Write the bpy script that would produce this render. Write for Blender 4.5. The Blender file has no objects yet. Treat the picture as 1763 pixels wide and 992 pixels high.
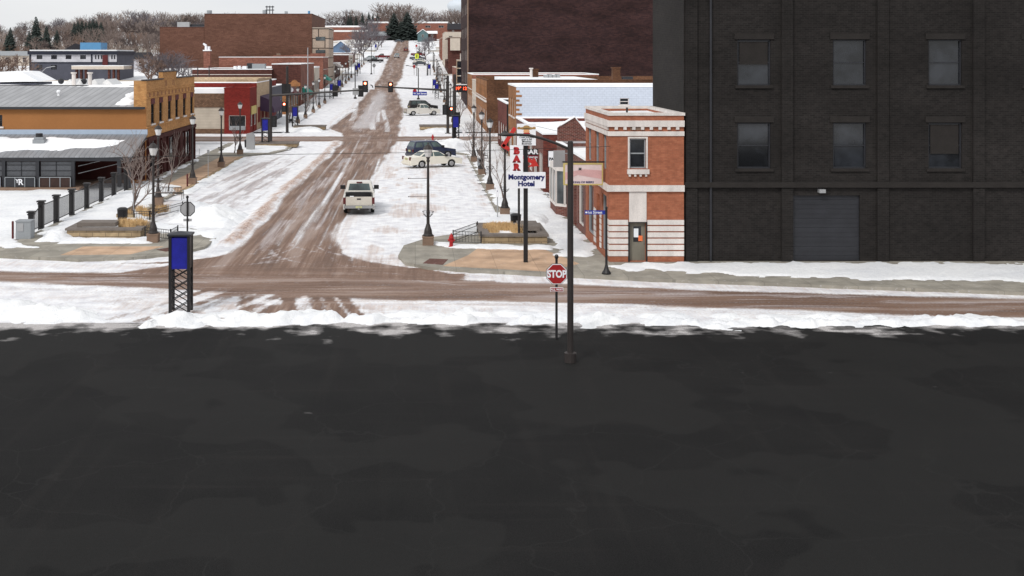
import bpy, math, random
import numpy as np
from mathutils import Vector
R = math.radians
C = bpy.context.scene.collection
SC = bpy.context.scene

# ---------------------------------------------------------------- camera, sky, sun, exposure
F, VX, VY, H = 2000.0, 715.0, 97.0, 10.0          # focal length and vanishing point in photo pixels, eye height in metres
cd = bpy.data.cameras.new('camera'); cam = bpy.data.objects.new('camera', cd); C.objects.link(cam)
cam.location = (0, 0, H); cam.rotation_euler = (R(90), 0, 0)
cd.sensor_width = 36; cd.lens = 36*F/1763
cd.shift_x = (881.5-VX)/1763; cd.shift_y = -(496-VY)/1763
cd.clip_start = .5; cd.clip_end = 6000
SC.camera = cam
SUN_EL, SUN_AZ = 42, 215
w = bpy.data.worlds.new('World'); SC.world = w; w.use_nodes = True
nt = w.node_tree; nt.nodes.clear()
def N(nt, t, **k):
    n = nt.nodes.new(t)
    for a, b in k.items(): setattr(n, a, b)
    return n
sky = N(nt, 'ShaderNodeTexSky', sky_type='NISHITA', sun_disc=False)
sky.sun_elevation = R(SUN_EL); sky.sun_rotation = R(SUN_AZ); sky.air_density = 1; sky.dust_density = 3
hs = N(nt, 'ShaderNodeHueSaturation'); hs.inputs['Saturation'].default_value = .25
mx = N(nt, 'ShaderNodeMix', data_type='RGBA'); mx.inputs[0].default_value = .72
tc = N(nt, 'ShaderNodeTexCoord'); mp = N(nt, 'ShaderNodeMapping'); mp.inputs['Scale'].default_value = (2, 2, 9)
cl = N(nt, 'ShaderNodeTexNoise'); cl.inputs['Scale'].default_value = 1.6; cl.inputs['Detail'].default_value = 5
cr = N(nt, 'ShaderNodeValToRGB'); e = cr.color_ramp.elements
e[0].position = .3; e[0].color = (9.5, 9.8, 10.3, 1); e[1].position = .7; e[1].color = (11.0, 11.1, 11.2, 1)
bg = N(nt, 'ShaderNodeBackground'); bg.inputs[1].default_value = .085
ow = N(nt, 'ShaderNodeOutputWorld'); L = nt.links.new
L(tc.outputs['Generated'], mp.inputs[0]); L(mp.outputs[0], cl.inputs['Vector']); L(cl.outputs[0], cr.inputs[0])
L(sky.outputs[0], hs.inputs['Color']); L(hs.outputs[0], mx.inputs[6]); L(cr.outputs[0], mx.inputs[7])
L(mx.outputs[2], bg.inputs[0]); L(bg.outputs[0], ow.inputs[0])
sd = bpy.data.lights.new('sun', 'SUN'); so = bpy.data.objects.new('sun', sd); C.objects.link(so)
sd.energy = 1.5; sd.angle = R(14); sd.color = (1, .96, .9)
so.rotation_euler = (R(90-SUN_EL), 0, R(180-SUN_AZ))
SC.view_settings.view_transform = 'Standard'; SC.view_settings.look = 'None'
SC.view_settings.gamma = 1; SC.view_settings.use_curve_mapping = False
SC.view_settings.exposure = 0.25
SC.render.engine = 'CYCLES'
SC.cycles.max_bounces = 6

# ---------------------------------------------------------------- pixel -> place helpers, terrain
def gx(px, d): return (px-VX)*d/F
def gz(py, d): return H-(py-VY)*d/F
def gd(py): return F*H/(py-VY)
_HY = np.array([-200, 160, 194, 234, 325, 416, 507, 600, 640, 700, 900, 3000.])
_HZ = np.array([0, 0, .3, 1.2, 4.5, 8.1, 12, 18, 19.3, 20.5, 22, 22.])
def ss(t): t = np.clip(t, 0, 1); return t*t*(3-2*t)
def hgt(X, Y):
    X = np.asarray(X, float); Y = np.asarray(Y, float)
    z = (np.interp(Y-8, _HY, _HZ)+np.interp(Y, _HY, _HZ)+np.interp(Y+8, _HY, _HZ))/3
    z = np.where(Y < 150, 0, z)
    z = z + ss((-X-34)/18)*(4*ss((Y-150)/70)-5*ss((Y-330)/160))
    return z
def h0(X, Y): return float(hgt(X, Y))
def vnoise(x, y, seed=0):
    x = np.asarray(x, float); y = np.asarray(y, float)
    xi = np.floor(x).astype(np.int64); yi = np.floor(y).astype(np.int64); fx = x-xi; fy = y-yi
    fx = fx*fx*(3-2*fx); fy = fy*fy*(3-2*fy)
    def hh(a, b):
        n = (a*374761393+b*668265263+seed*1442695041) & 0x7fffffff
        n = ((n ^ (n >> 13))*1274126177) & 0x7fffffff
        return ((n ^ (n >> 16)) & 0xffff)/65535.0
    return (hh(xi, yi)*(1-fx)+hh(xi+1, yi)*fx)*(1-fy)+(hh(xi, yi+1)*(1-fx)+hh(xi+1, yi+1)*fx)*fy
def fbm(x, y, seed=0, o=4):
    v = 0; a = .5; t = 0
    for i in range(o): v = v+a*vnoise(x*2**i, y*2**i, seed+i*7); t += a; a *= .55
    return v/t

# ---------------------------------------------------------------- mesh builder
class MB:
    def __init__(s): s.v = []; s.f = []; s.m = []
    def add(s, vs, fs, m=0):
        o = len(s.v); s.v += [tuple(v) for v in vs]
        for f in fs: s.f.append(tuple(i+o for i in f)); s.m.append(m)
        return s
    def box(s, x0, x1, y0, y1, z0, z1, m=0):
        if x1 < x0: x0, x1 = x1, x0
        if y1 < y0: y0, y1 = y1, y0
        if z1 < z0: z0, z1 = z1, z0
        return s.add([(x0,y0,z0),(x1,y0,z0),(x1,y1,z0),(x0,y1,z0),(x0,y0,z1),(x1,y0,z1),(x1,y1,z1),(x0,y1,z1)],
              [(0,3,2,1),(4,5,6,7),(0,1,5,4),(1,2,6,5),(2,3,7,6),(3,0,4,7)], m)
    def quad(s, a, b, c, d, m=0): return s.add([a,b,c,d], [(0,1,2,3)], m)
    def prism(s, pts, z0, z1, m=0):                    # pts (x,y) ccw
        n = len(pts)
        if sum(pts[i][0]*pts[(i+1)%n][1]-pts[(i+1)%n][0]*pts[i][1] for i in range(n)) < 0: pts = pts[::-1]
        return s.add([(x,y,z0) for x,y in pts]+[(x,y,z1) for x,y in pts],
              [tuple(range(n))[::-1], tuple(range(n,2*n))]+[(i,(i+1)%n,n+(i+1)%n,n+i) for i in range(n)], m)
    def ext(s, pts, axis, a, b, m=0):                  # polygon extruded along an axis; axis 'x': pts (y,z); axis 'y': pts (x,z)
        n = len(pts)
        if axis == 'x': A = [(a,p,q) for p,q in pts]; B = [(b,p,q) for p,q in pts]
        else: A = [(p,a,q) for p,q in pts]; B = [(p,b,q) for p,q in pts]
        return s.add(A+B, [tuple(range(n)), tuple(range(n,2*n))[::-1]]+[(i,n+i,n+(i+1)%n,(i+1)%n) for i in range(n)], m)
    def cyl(s, p, q, r0, r1=None, n=8, m=0, cap=True):
        r1 = r0 if r1 is None else r1
        p = Vector(p); q = Vector(q); d = (q-p)
        if d.length < 1e-6: return s
        d.normalize(); u = d.orthogonal().normalized(); v = d.cross(u)
        a = [p+(u*math.cos(2*math.pi*i/n)+v*math.sin(2*math.pi*i/n))*r0 for i in range(n)]
        b = [q+(u*math.cos(2*math.pi*i/n)+v*math.sin(2*math.pi*i/n))*r1 for i in range(n)]
        fs = [(i,(i+1)%n,n+(i+1)%n,n+i) for i in range(n)]
        if cap: fs += [tuple(range(n))[::-1], tuple(range(n,2*n))]
        return s.add(a+b, fs, m)
    def tube(s, pts, r, n=6, m=0):
        for a, b in zip(pts[:-1], pts[1:]): s.cyl(a, b, r, r, n, m)
        return s
    def lathe(s, prof, n=12, c=(0,0,0), m=0):          # prof (r,z)
        vs = []; fs = []
        for r, z in prof:
            for i in range(n): vs.append((c[0]+r*math.cos(2*math.pi*i/n), c[1]+r*math.sin(2*math.pi*i/n), c[2]+z))
        for k in range(len(prof)-1):
            for i in range(n): fs.append((k*n+i, k*n+(i+1)%n, (k+1)*n+(i+1)%n, (k+1)*n+i))
        fs += [tuple(range(n))[::-1], tuple(range((len(prof)-1)*n, len(prof)*n))]
        return s.add(vs, fs, m)
    def ball(s, c, rx, ry, rz, n=10, k=6, m=0):
        pr = [(math.sin(math.pi*i/k), -math.cos(math.pi*i/k)) for i in range(k+1)]
        vs = []; fs = []
        for r, z in pr:
            for i in range(n): vs.append((c[0]+rx*max(r,.01)*math.cos(2*math.pi*i/n), c[1]+ry*max(r,.01)*math.sin(2*math.pi*i/n), c[2]+rz*z))
        for j in range(k):
            for i in range(n): fs.append((j*n+i, j*n+(i+1)%n, (j+1)*n+(i+1)%n, (j+1)*n+i))
        fs += [tuple(range(n))[::-1], tuple(range(k*n, (k+1)*n))]
        return s.add(vs, fs, m)

def top_of(o):
    while o.parent: o = o.parent
    return o
def thing(name, label, cat, loc=(0,0,0), rz=0, group=None):
    o = bpy.data.objects.new(name, None); C.objects.link(o); o.empty_display_size = .2
    o.location = loc; o.rotation_euler = (0,0,rz); o['label'] = label; o['category'] = cat
    if group: o['group'] = group
    return o
def part(name, mb, mats, parent=None, world=False, smooth=False, label=None):
    """one mesh object; world=True: vertices are in world metres and are made relative to the thing's base"""
    me = bpy.data.meshes.new(name)
    vs = mb.v
    if parent and world:
        l = top_of(parent).location; vs = [(x-l.x, y-l.y, z-l.z) for x,y,z in vs]
    me.from_pydata(vs, [], mb.f)
    for m in (mats if isinstance(mats, (list, tuple)) else [mats]): me.materials.append(m)
    if any(mb.m): me.polygons.foreach_set('material_index', mb.m)
    if smooth: me.polygons.foreach_set('use_smooth', [True]*len(me.polygons))
    me.validate(); me.update()
    o = bpy.data.objects.new(name, me); C.objects.link(o)
    if parent: o.parent = parent
    if label: o['label'] = label
    return o
def tag(o, label, cat, group=None, kind=None):
    o['label'] = label; o['category'] = cat
    if group: o['group'] = group
    if kind: o['kind'] = kind
    return o
def struct(name, mb, mats, kind='structure', smooth=False):
    o = part(name, mb, mats, smooth=smooth); o['kind'] = kind; return o
def dup(root, loc, rz=0, label=None, group=None, scale=None):
    def cp(o, par):
        c = o.copy(); C.objects.link(c); c.parent = par
        for ch in list(o.children): cp(ch, c)
        return c
    r = cp(root, None); r.location = loc; r.rotation_euler = (0,0,rz)
    if label: r['label'] = label
    if group: r['group'] = group
    if scale: r.scale = scale if isinstance(scale, tuple) else (scale,)*3
    return r
def text(s, size, bold=0.0, ext=.004, shear=0, sx=1.0):
    cu = bpy.data.curves.new('lettering', 'FONT'); cu.body = s; cu.size = size; cu.extrude = ext; cu.offset = bold
    cu.align_x = 'CENTER'; cu.align_y = 'CENTER'; cu.shear = shear; cu.resolution_u = 3
    o = bpy.data.objects.new('lettering', cu); C.objects.link(o)
    bpy.context.view_layer.update()
    me = o.evaluated_get(bpy.context.evaluated_depsgraph_get()).to_mesh()
    mb = MB(); mb.add([(v.co.x*sx, v.co.y, v.co.z) for v in me.vertices], [tuple(p.vertices) for p in me.polygons])
    bpy.data.objects.remove(o); bpy.data.curves.remove(cu)
    return mb
def text_on(mb_t, c, face='-y'):
    """stand the lettering up at c, facing -y (to the viewer), +y, or -x"""
    if face == '-y': mb_t.v = [(c[0]+x, c[1]-z, c[2]+y) for x,y,z in mb_t.v]
    elif face == '+x': mb_t.v = [(c[0]+z, c[1]+x, c[2]+y) for x,y,z in mb_t.v]
    else: mb_t.v = [(c[0]-z, c[1]-x, c[2]+y) for x,y,z in mb_t.v]
    return mb_t

# ---------------------------------------------------------------- materials
def lin(r, g, b):
    f = lambda c: c/12.92 if c <= .04045 else ((c+.055)/1.055)**2.4
    c = [f(v/255)**1.27 for v in (r, g, b)]; m = sum(c)/3          # sampled in a contrasty photograph: real paint is greyer and darker
    return (*[v*.88+m*.12 for v in c], 1)
def newmat(name, rough=.8, spec=.3, metal=0):
    m = bpy.data.materials.new(name); m.use_nodes = True; t = m.node_tree; b = t.nodes['Principled BSDF']
    b.inputs['Roughness'].default_value = rough; b.inputs['Metallic'].default_value = metal
    b.inputs['Specular IOR Level'].default_value = spec
    return m, t, b
def wallcoord(t):
    """(along the wall, height) from position and normal, so courses run level on every wall"""
    g = N(t, 'ShaderNodeNewGeometry'); sp = N(t, 'ShaderNodeSeparateXYZ'); sn = N(t, 'ShaderNodeSeparateXYZ')
    t.links.new(g.outputs['Position'], sp.inputs[0]); t.links.new(g.outputs['True Normal'], sn.inputs[0])
    ax = N(t, 'ShaderNodeMath', operation='ABSOLUTE'); t.links.new(sn.outputs[0], ax.inputs[0])
    gt = N(t, 'ShaderNodeMath', operation='GREATER_THAN'); gt.inputs[1].default_value = .7; t.links.new(ax.outputs[0], gt.inputs[0])
    mi = N(t, 'ShaderNodeMix', data_type='FLOAT'); t.links.new(gt.outputs[0], mi.inputs[0])
    t.links.new(sp.outputs[0], mi.inputs[2]); t.links.new(sp.outputs[1], mi.inputs[3])
    cb = N(t, 'ShaderNodeCombineXYZ'); t.links.new(mi.outputs[0], cb.inputs[0]); t.links.new(sp.outputs[2], cb.inputs[1])
    return cb.outputs[0], g.outputs['Position']
def noise(t, vec, scale, detail=4, sc=None):
    n = N(t, 'ShaderNodeTexNoise'); n.inputs['Scale'].default_value = scale; n.inputs['Detail'].default_value = detail
    if sc:
        m = N(t, 'ShaderNodeMapping'); m.inputs['Scale'].default_value = sc; t.links.new(vec, m.inputs[0]); vec = m.outputs[0]
    if vec: t.links.new(vec, n.inputs['Vector'])
    return n.outputs[0]
def ramp(t, f, stops):
    r = N(t, 'ShaderNodeValToRGB'); e = r.color_ramp.elements
    while len(e) < len(stops): e.new(.5)
    for i, (p, c) in enumerate(stops): e[i].position = p; e[i].color = c if len(c) == 4 else (*c, 1)
    t.links.new(f, r.inputs[0]); return r.outputs[0]
def mixc(t, f, a, b, mode='MIX'):
    m = N(t, 'ShaderNodeMix', data_type='RGBA', blend_type=mode)
    for s, i in ((f, 0), (a, 6), (b, 7)):
        if isinstance(s, (int, float)): m.inputs[i].default_value = s
        elif isinstance(s, tuple): m.inputs[i].default_value = s
        else: t.links.new(s, m.inputs[i])
    return m.outputs[2]
def bump(t, b, f, strength=.3, dist=.02):
    n = N(t, 'ShaderNodeBump'); n.inputs['Strength'].default_value = strength; n.inputs['Distance'].default_value = dist
    t.links.new(f, n.inputs['Height']); t.links.new(n.outputs[0], b.inputs['Normal'])
def scl(c, k): return (min(c[0]*k,1), min(c[1]*k,1), min(c[2]*k,1), 1)
def G(v): return (v, v, v, 1)

def plain(name, c, rough=.6, spec=.3, metal=0, var=.18, ns=1.5, streak=False):
    m, t, b = newmat(name, rough, spec, metal)
    g = N(t, 'ShaderNodeNewGeometry')
    n = noise(t, g.outputs['Position'], ns, 5, (1, 1, .25) if streak else None)
    n2 = noise(t, g.outputs['Position'], ns*9, 3)
    c1 = ramp(t, n, [(.3, scl(c, 1-var)), (.7, scl(c, 1+var))])
    col = mixc(t, .35, c1, ramp(t, n2, [(.35, scl(c, 1-var)), (.65, scl(c, 1+var))]))
    t.links.new(col, b.inputs['Base Color']); return m
def brick(name, c1, c2, mortar, bw=.24, bh=.08, stain=.35, ms=.012, mott=1):
    m, t, b = newmat(name, .9, .2)
    uv, pos = wallcoord(t)
    k = N(t, 'ShaderNodeTexBrick'); t.links.new(uv, k.inputs['Vector'])
    k.inputs['Color1'].default_value = c1; k.inputs['Color2'].default_value = c2; k.inputs['Mortar'].default_value = mortar
    k.inputs['Scale'].default_value = 1; k.inputs['Brick Width'].default_value = bw; k.inputs['Row Height'].default_value = bh
    k.inputs['Mortar Size'].default_value = ms; k.inputs['Bias'].default_value = 0
    n = noise(t, pos, .22, 6, (1, 1, 2.2)); n2 = noise(t, uv, 3.5, 4)
    f = ramp(t, n, [(.3, G(1-stain)), (.7, G(1+stain*.7))])
    f2 = ramp(t, n2, [(.3, G(1-.18*mott)), (.7, G(1+.15*mott))])
    col = mixc(t, 1.0, mixc(t, 1.0, k.outputs[0], f, 'MULTIPLY'), f2, 'MULTIPLY')
    t.links.new(col, b.inputs['Base Color']); bump(t, b, k.outputs[1], -.25, .01); return m
def siding(name, c, row, axis_h=True, dark=.6, width=.12):
    m, t, b = newmat(name, .7, .3); uv, pos = wallcoord(t)
    s = N(t, 'ShaderNodeSeparateXYZ'); t.links.new(uv, s.inputs[0])
    d = N(t, 'ShaderNodeMath', operation='DIVIDE'); d.inputs[1].default_value = row; t.links.new(s.outputs[1 if axis_h else 0], d.inputs[0])
    fr = N(t, 'ShaderNodeMath', operation='FRACT'); t.links.new(d.outputs[0], fr.inputs[0])
    lt = N(t, 'ShaderNodeMath', operation='LESS_THAN'); lt.inputs[1].default_value = width; t.links.new(fr.outputs[0], lt.inputs[0])
    n = noise(t, pos, .8, 5)
    col = mixc(t, lt.outputs[0], ramp(t, n, [(.3, scl(c, .85)), (.7, scl(c, 1.12))]), scl(c, dark))
    t.links.new(col, b.inputs['Base Color']); bump(t, b, lt.outputs[0], -.4, .02); return m
def ribbed(name, c, step, along='x', rough=.45):
    """standing-seam / corrugated sheet metal: ribs are bump and a thin darker line"""
    m, t, b = newmat(name, rough, .5, .35)
    g = N(t, 'ShaderNodeNewGeometry'); s = N(t, 'ShaderNodeSeparateXYZ'); t.links.new(g.outputs['Position'], s.inputs[0])
    d = N(t, 'ShaderNodeMath', operation='DIVIDE'); d.inputs[1].default_value = step; t.links.new(s.outputs[0 if along == 'x' else 1], d.inputs[0])
    fr = N(t, 'ShaderNodeMath', operation='PINGPONG'); fr.inputs[1].default_value = .5; t.links.new(d.outputs[0], fr.inputs[0])
    lt = ramp(t, fr.outputs[0], [(.03, G(0)), (.12, G(1))])
    n = noise(t, g.outputs['Position'], 1.1, 5, (1.5, .35, .35))
    col = mixc(t, lt, scl(c, .6), ramp(t, n, [(.3, scl(c, .82)), (.7, scl(c, 1.15))]))
    t.links.new(col, b.inputs['Base Color']); bump(t, b, fr.outputs[0], .6, .05); return m
def glow(name, c, e):
    m, t, b = newmat(name, .4, .3); b.inputs['Base Color'].default_value = c
    b.inputs['Emission Color'].default_value = c; b.inputs['Emission Strength'].default_value = e; return m
def glassmat(name, c, rough=.08):
    m, t, b = newmat(name, rough, .6); g = N(t, 'ShaderNodeNewGeometry')
    n = noise(t, g.outputs['Position'], .9, 3)
    t.links.new(ramp(t, n, [(.35, scl(c, .4)), (.65, scl(c, 1.7))]), b.inputs['Base Color']); return m

M = {}
def snowmat():
    m, t, b = newmat('snow', .75, .25)
    g = N(t, 'ShaderNodeNewGeometry')
    n = noise(t, g.outputs['Position'], .35, 6); n2 = noise(t, g.outputs['Position'], 5, 5); n3 = noise(t, g.outputs['Position'], 22, 3)
    c = ramp(t, n, [(.3, (.68, .70, .74)), (.6, (.85, .86, .87))])
    c = mixc(t, .35, c, ramp(t, n2, [(.35, (.68, .69, .72)), (.6, (.90, .90, .90))]))
    c = mixc(t, ramp(t, n3, [(.70, G(0)), (.78, G(.35))]), c, (.42, .36, .32, 1))
    t.links.new(c, b.inputs['Base Color'])
    a = N(t, 'ShaderNodeMath', operation='ADD'); t.links.new(n2, a.inputs[0]); t.links.new(n3, a.inputs[1])
    bump(t, b, a.outputs[0], .5, .08); return m
M['snow'] = snowmat()
def cleansnow():
    m, t, b = newmat('roof_snow', .75, .25); g = N(t, 'ShaderNodeNewGeometry')
    n = noise(t, g.outputs['Position'], .5, 5)
    t.links.new(ramp(t, n, [(.3, (.80, .82, .85)), (.65, (.90, .90, .91))]), b.inputs['Base Color']); bump(t, b, n, .4, .15); return m
M['rsnow'] = cleansnow()
def hillmat():
    m, t, b = newmat('snowy_ground', .8, .2); g = N(t, 'ShaderNodeNewGeometry')
    n = noise(t, g.outputs['Position'], .06, 6); n2 = noise(t, g.outputs['Position'], .8, 5)
    c = ramp(t, n2, [(.35, (.70, .71, .74)), (.6, (.87, .87, .88))])
    sp = N(t, 'ShaderNodeSeparateXYZ'); t.links.new(g.outputs['Position'], sp.inputs[0])
    far = N(t, 'ShaderNodeMapRange'); far.inputs[1].default_value = 240; far.inputs[2].default_value = 340; t.links.new(sp.outputs[1], far.inputs[0])
    gr = N(t, 'ShaderNodeMath', operation='MULTIPLY'); t.links.new(ramp(t, n, [(.44, G(0)), (.54, G(.8))]), gr.inputs[0]); t.links.new(far.outputs[0], gr.inputs[1])
    c = mixc(t, gr.outputs[0], c, ramp(t, n2, [(.35, (.20, .16, .11)), (.65, (.40, .34, .26))]))
    t.links.new(c, b.inputs['Base Color']); bump(t, b, n2, .4, .1); return m
M['hill'] = hillmat()
def streetmat():
    m, t, b = newmat('slushy_street', .7, .3)
    at = N(t, 'ShaderNodeAttribute', attribute_name='slush'); s = N(t, 'ShaderNodeSeparateColor'); t.links.new(at.outputs['Color'], s.inputs[0])
    g = N(t, 'ShaderNodeNewGeometry'); P = g.outputs['Position']
    n1 = noise(t, P, 1, 5, (5.0, .16, 1)); n2 = noise(t, P, 1, 5, (.16, 5.0, 1)); n3 = noise(t, P, 9, 4); n4 = noise(t, P, 1.3, 5)
    fl = mixc(t, at.outputs['Alpha'], n1, n2)             # streaks run with the traffic: along the street, or along the crossing
    def edge(ch, amt, lo, hi):
        a = N(t, 'ShaderNodeMath', operation='MULTIPLY_ADD'); a.inputs[1].default_value = amt; a.inputs[2].default_value = -amt/2
        t.links.new(fl, a.inputs[0])
        a2 = N(t, 'ShaderNodeMath', operation='MULTIPLY_ADD'); a2.inputs[1].default_value = .7; t.links.new(n3, a2.inputs[0]); t.links.new(a.outputs[0], a2.inputs[2])
        q = N(t, 'ShaderNodeMath', operation='ADD'); t.links.new(ch, q.inputs[0]); t.links.new(a2.outputs[0], q.inputs[1])
        q2 = N(t, 'ShaderNodeMath', operation='SUBTRACT'); q2.inputs[1].default_value = .35; t.links.new(q.outputs[0], q2.inputs[0])
        r = N(t, 'ShaderNodeMapRange', interpolation_type='SMOOTHSTEP'); r.inputs[1].default_value = lo; r.inputs[2].default_value = hi
        t.links.new(q2.outputs[0], r.inputs[0]); return r.outputs[0]
    sn = ramp(t, n4, [(.3, (.60, .60, .64)), (.62, (.83, .835, .85))])
    sn = mixc(t, ramp(t, n3, [(.56, G(0)), (.72, G(.42))]), sn, (.52, .43, .38, 1))
    ice = ramp(t, fl, [(.3, (.27, .235, .235)), (.7, (.55, .50, .50))])
    br = ramp(t, fl, [(.30, (.105, .053, .034)), (.46, (.180, .103, .069)), (.60, (.255, .165, .120)), (.74, (.42, .325, .275))])
    low = noise(t, P, 1, 4, (.9, .10, 1)); lo2 = noise(t, P, 1, 4, (.10, .9, 1)); lw = mixc(t, at.outputs['Alpha'], low, lo2)
    br = mixc(t, 1.0, br, ramp(t, lw, [(.32, (.58, .55, .53)), (.5, (1, 1, 1)), (.66, (1.0, 1.0, 1.0))]), 'MULTIPLY')
    br = mixc(t, ramp(t, lw, [(.52, G(0)), (.66, G(.55))]), br, (.46, .375, .335, 1))
    br = mixc(t, .28, br, ramp(t, n3, [(.3, (.09, .052, .036)), (.7, (.27, .18, .14))]))
    pk = ramp(t, n3, [(.3, (.20, .11, .08)), (.5, (.44, .31, .25)), (.65, (.72, .62, .57))])
    c = sn
    c = mixc(t, edge(s.outputs[2], .6, .2, .9), c, pk)
    c = mixc(t, edge(s.outputs[0], .75, .15, .9), c, br)
    c = mixc(t, edge(s.outputs[1], .95, .25, 1.0), c, ice)
    t.links.new(c, b.inputs['Base Color'])
    ad = N(t, 'ShaderNodeMath', operation='ADD'); t.links.new(n3, ad.inputs[0]); t.links.new(fl, ad.inputs[1]); bump(t, b, ad.outputs[0], .5, .05)
    return m
M['street'] = streetmat()
def asphalt():
    m, t, b = newmat('dark_asphalt', .85, .12); g = N(t, 'ShaderNodeNewGeometry'); P = g.outputs['Position']
    n = noise(t, P, .35, 6); n2 = noise(t, P, 38, 3); n3 = noise(t, P, .75, 8); st = noise(t, P, 1, 5, (.12, 2.6, 1)); st2 = noise(t, P, 1, 5, (1.6, .09, 1))
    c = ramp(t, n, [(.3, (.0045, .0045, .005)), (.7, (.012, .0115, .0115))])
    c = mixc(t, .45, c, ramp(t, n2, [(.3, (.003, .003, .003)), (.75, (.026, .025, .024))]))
    v = N(t, 'ShaderNodeTexVoronoi', feature='DISTANCE_TO_EDGE'); v.inputs['Scale'].default_value = .28
    w_ = N(t, 'ShaderNodeVectorMath', operation='ADD'); sw = N(t, 'ShaderNodeTexNoise'); sw.inputs['Scale'].default_value = .9; sw.inputs['Detail'].default_value = 6
    t.links.new(P, sw.inputs['Vector']); t.links.new(P, w_.inputs[0]); t.links.new(sw.outputs['Color'], w_.inputs[1]); t.links.new(w_.outputs[0], v.inputs['Vector'])
    c = mixc(t, ramp(t, v.outputs[0], [(.002, G(.55)), (.008, G(0))]), c, (.020, .0195, .019, 1))        # cracks holding salt
    c = mixc(t, ramp(t, st2, [(.56, G(0)), (.70, G(.14))]), c, (.030, .027, .025, 1))
    c = mixc(t, ramp(t, st, [(.58, G(0)), (.72, G(.14))]), c, (.034, .030, .028, 1))
    pat = noise(t, P, .16, 3); c = mixc(t, ramp(t, pat, [(.50, G(0)), (.515, G(.55))]), c, (.017, .0165, .016, 1))          # resurfaced patches
    sp = N(t, 'ShaderNodeSeparateXYZ'); t.links.new(P, sp.inputs[0])
    near = N(t, 'ShaderNodeMapRange'); near.inputs[1].default_value = 40.2; near.inputs[2].default_value = 43.6; t.links.new(sp.outputs[1], near.inputs[0])
    a = N(t, 'ShaderNodeMath', operation='MULTIPLY_ADD'); a.inputs[1].default_value = .42; t.links.new(near.outputs[0], a.inputs[0]); t.links.new(n3, a.inputs[2])
    a2 = N(t, 'ShaderNodeMath', operation='MULTIPLY_ADD'); a2.inputs[1].default_value = .22; t.links.new(st, a2.inputs[0]); t.links.new(a.outputs[0], a2.inputs[2])
    c = mixc(t, ramp(t, a2.outputs[0], [(.84, G(0)), (.95, G(.45)), (1.08, G(1))]), c, ramp(t, n2, [(.3, (.16, .14, .13)), (.65, (.62, .60, .60))]))      # thin slush tailing off the plough bank
    t.links.new(c, b.inputs['Base Color']); bump(t, b, n2, .4, .01); return m
M['asphalt'] = asphalt()
def slabs(name, c, dark=.75):
    m, t, b = newmat(name, .9, .2); g = N(t, 'ShaderNodeNewGeometry'); P = g.outputs['Position']
    k = N(t, 'ShaderNodeTexBrick'); t.links.new(P, k.inputs['Vector']); k.offset = 0
    k.inputs['Color1'].default_value = scl(c, .9); k.inputs['Color2'].default_value = scl(c, 1.1); k.inputs['Mortar'].default_value = scl(c, .72)
    k.inputs['Scale'].default_value = 1; k.inputs['Brick Width'].default_value = 1.9; k.inputs['Row Height'].default_value = 1.9; k.inputs['Mortar Size'].default_value = .015
    n = noise(t, P, 1.1, 6); n2 = noise(t, P, 6, 5)
    c1 = mixc(t, 1.0, k.outputs[0], ramp(t, n, [(.3, G(dark)), (.7, G(1.2))]), 'MULTIPLY')
    c1 = mixc(t, ramp(t, n2, [(.62, G(0)), (.74, G(.4))]), c1, (.6, .6, .62, 1))
    t.links.new(c1, b.inputs['Base Color']); return m
M['walk'] = slabs('pavement_concrete', lin(165,160,150)); M['tan'] = slabs('tan_paving', lin(200,172,146)); M['brickpave'] = slabs('brick_paving', lin(120,88,80))
M['black'] = plain('black_metal', (.012,.011,.012,1), .45, .4, var=.3); M['pole'] = plain('dark_bronze_pole', (.026,.021,.020,1), .5, .4, var=.3)
M['conc'] = plain('pedestal_concrete', lin(150,128,112), .9, var=.2, ns=3); M['stone'] = brick('planter_stone', lin(190,170,138), lin(165,146,118), lin(125,112,98), .7, .22, .2)
M['cap'] = plain('stone_cap', lin(136,128,122), .9, var=.2, ns=3); M['grass'] = plain('dead_grass', lin(214,184,136), .9, var=.3, ns=6)
M['lglass'] = plain('lantern_glass', lin(215,215,215), .35, var=.06); M['blue'] = plain('blue_panel', lin(12,26,158), .5, var=.35, ns=3)
M['bluesign'] = plain('blue_sign', lin(16,62,165), .5, var=.08); M['white'] = plain('white_sign', lin(235,236,240), .5, var=.04)
M['red'] = plain('red_paint', lin(185,22,32), .5, var=.12); M['stopred'] = plain('stop_sign_red', lin(178,24,34), .45, var=.08)
M['alum'] = plain('sign_back_metal', lin(175,176,178), .5, .4, .3, var=.1); M['grey'] = plain('grey_metal', lin(160,164,168), .6, var=.1)
M['orange'] = brick('orange_brick', lin(184,123,93), lin(172,111,83), lin(164,114,90), .22, .075, .14, .008)
M['trim'] = plain('white_trim', lin(218,212,208), .85, var=.2, ns=2.6, streak=True)
M['redbrick'] = brick('red_brick', lin(150,74,60), lin(112,48,42), lin(110,90,82), .24, .08, .3)
M['gable'] = brick('brown_red_brick', lin(140,84,72), lin(112,62,55), lin(150,132,124), .26, .09, .25)
M['whiteblock'] = brick('white_painted_block', lin(204,211,223), lin(202,209,221), lin(190,198,211), .42, .21, .05, .02, mott=.3)
M['tanbrick'] = brick('tan_brick', lin(190,136,84), lin(160,112,70), lin(150,120,92), .24, .08, .25)
M['brownbrick'] = brick('brown_brick', lin(136,98,70), lin(112,78,56), lin(105,86,72), .26, .09, .4)
M['tower'] = brick('dark_maroon_brick', lin(88,63,61), lin(68,50,52), lin(74,58,57), .6, .2, .38)
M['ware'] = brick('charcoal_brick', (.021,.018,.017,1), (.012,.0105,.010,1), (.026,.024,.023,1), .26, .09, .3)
M['theatre'] = brick('theatre_brick', lin(132,98,84), lin(118,86,72), lin(120,94,82), .9, .3, .12)
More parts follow.
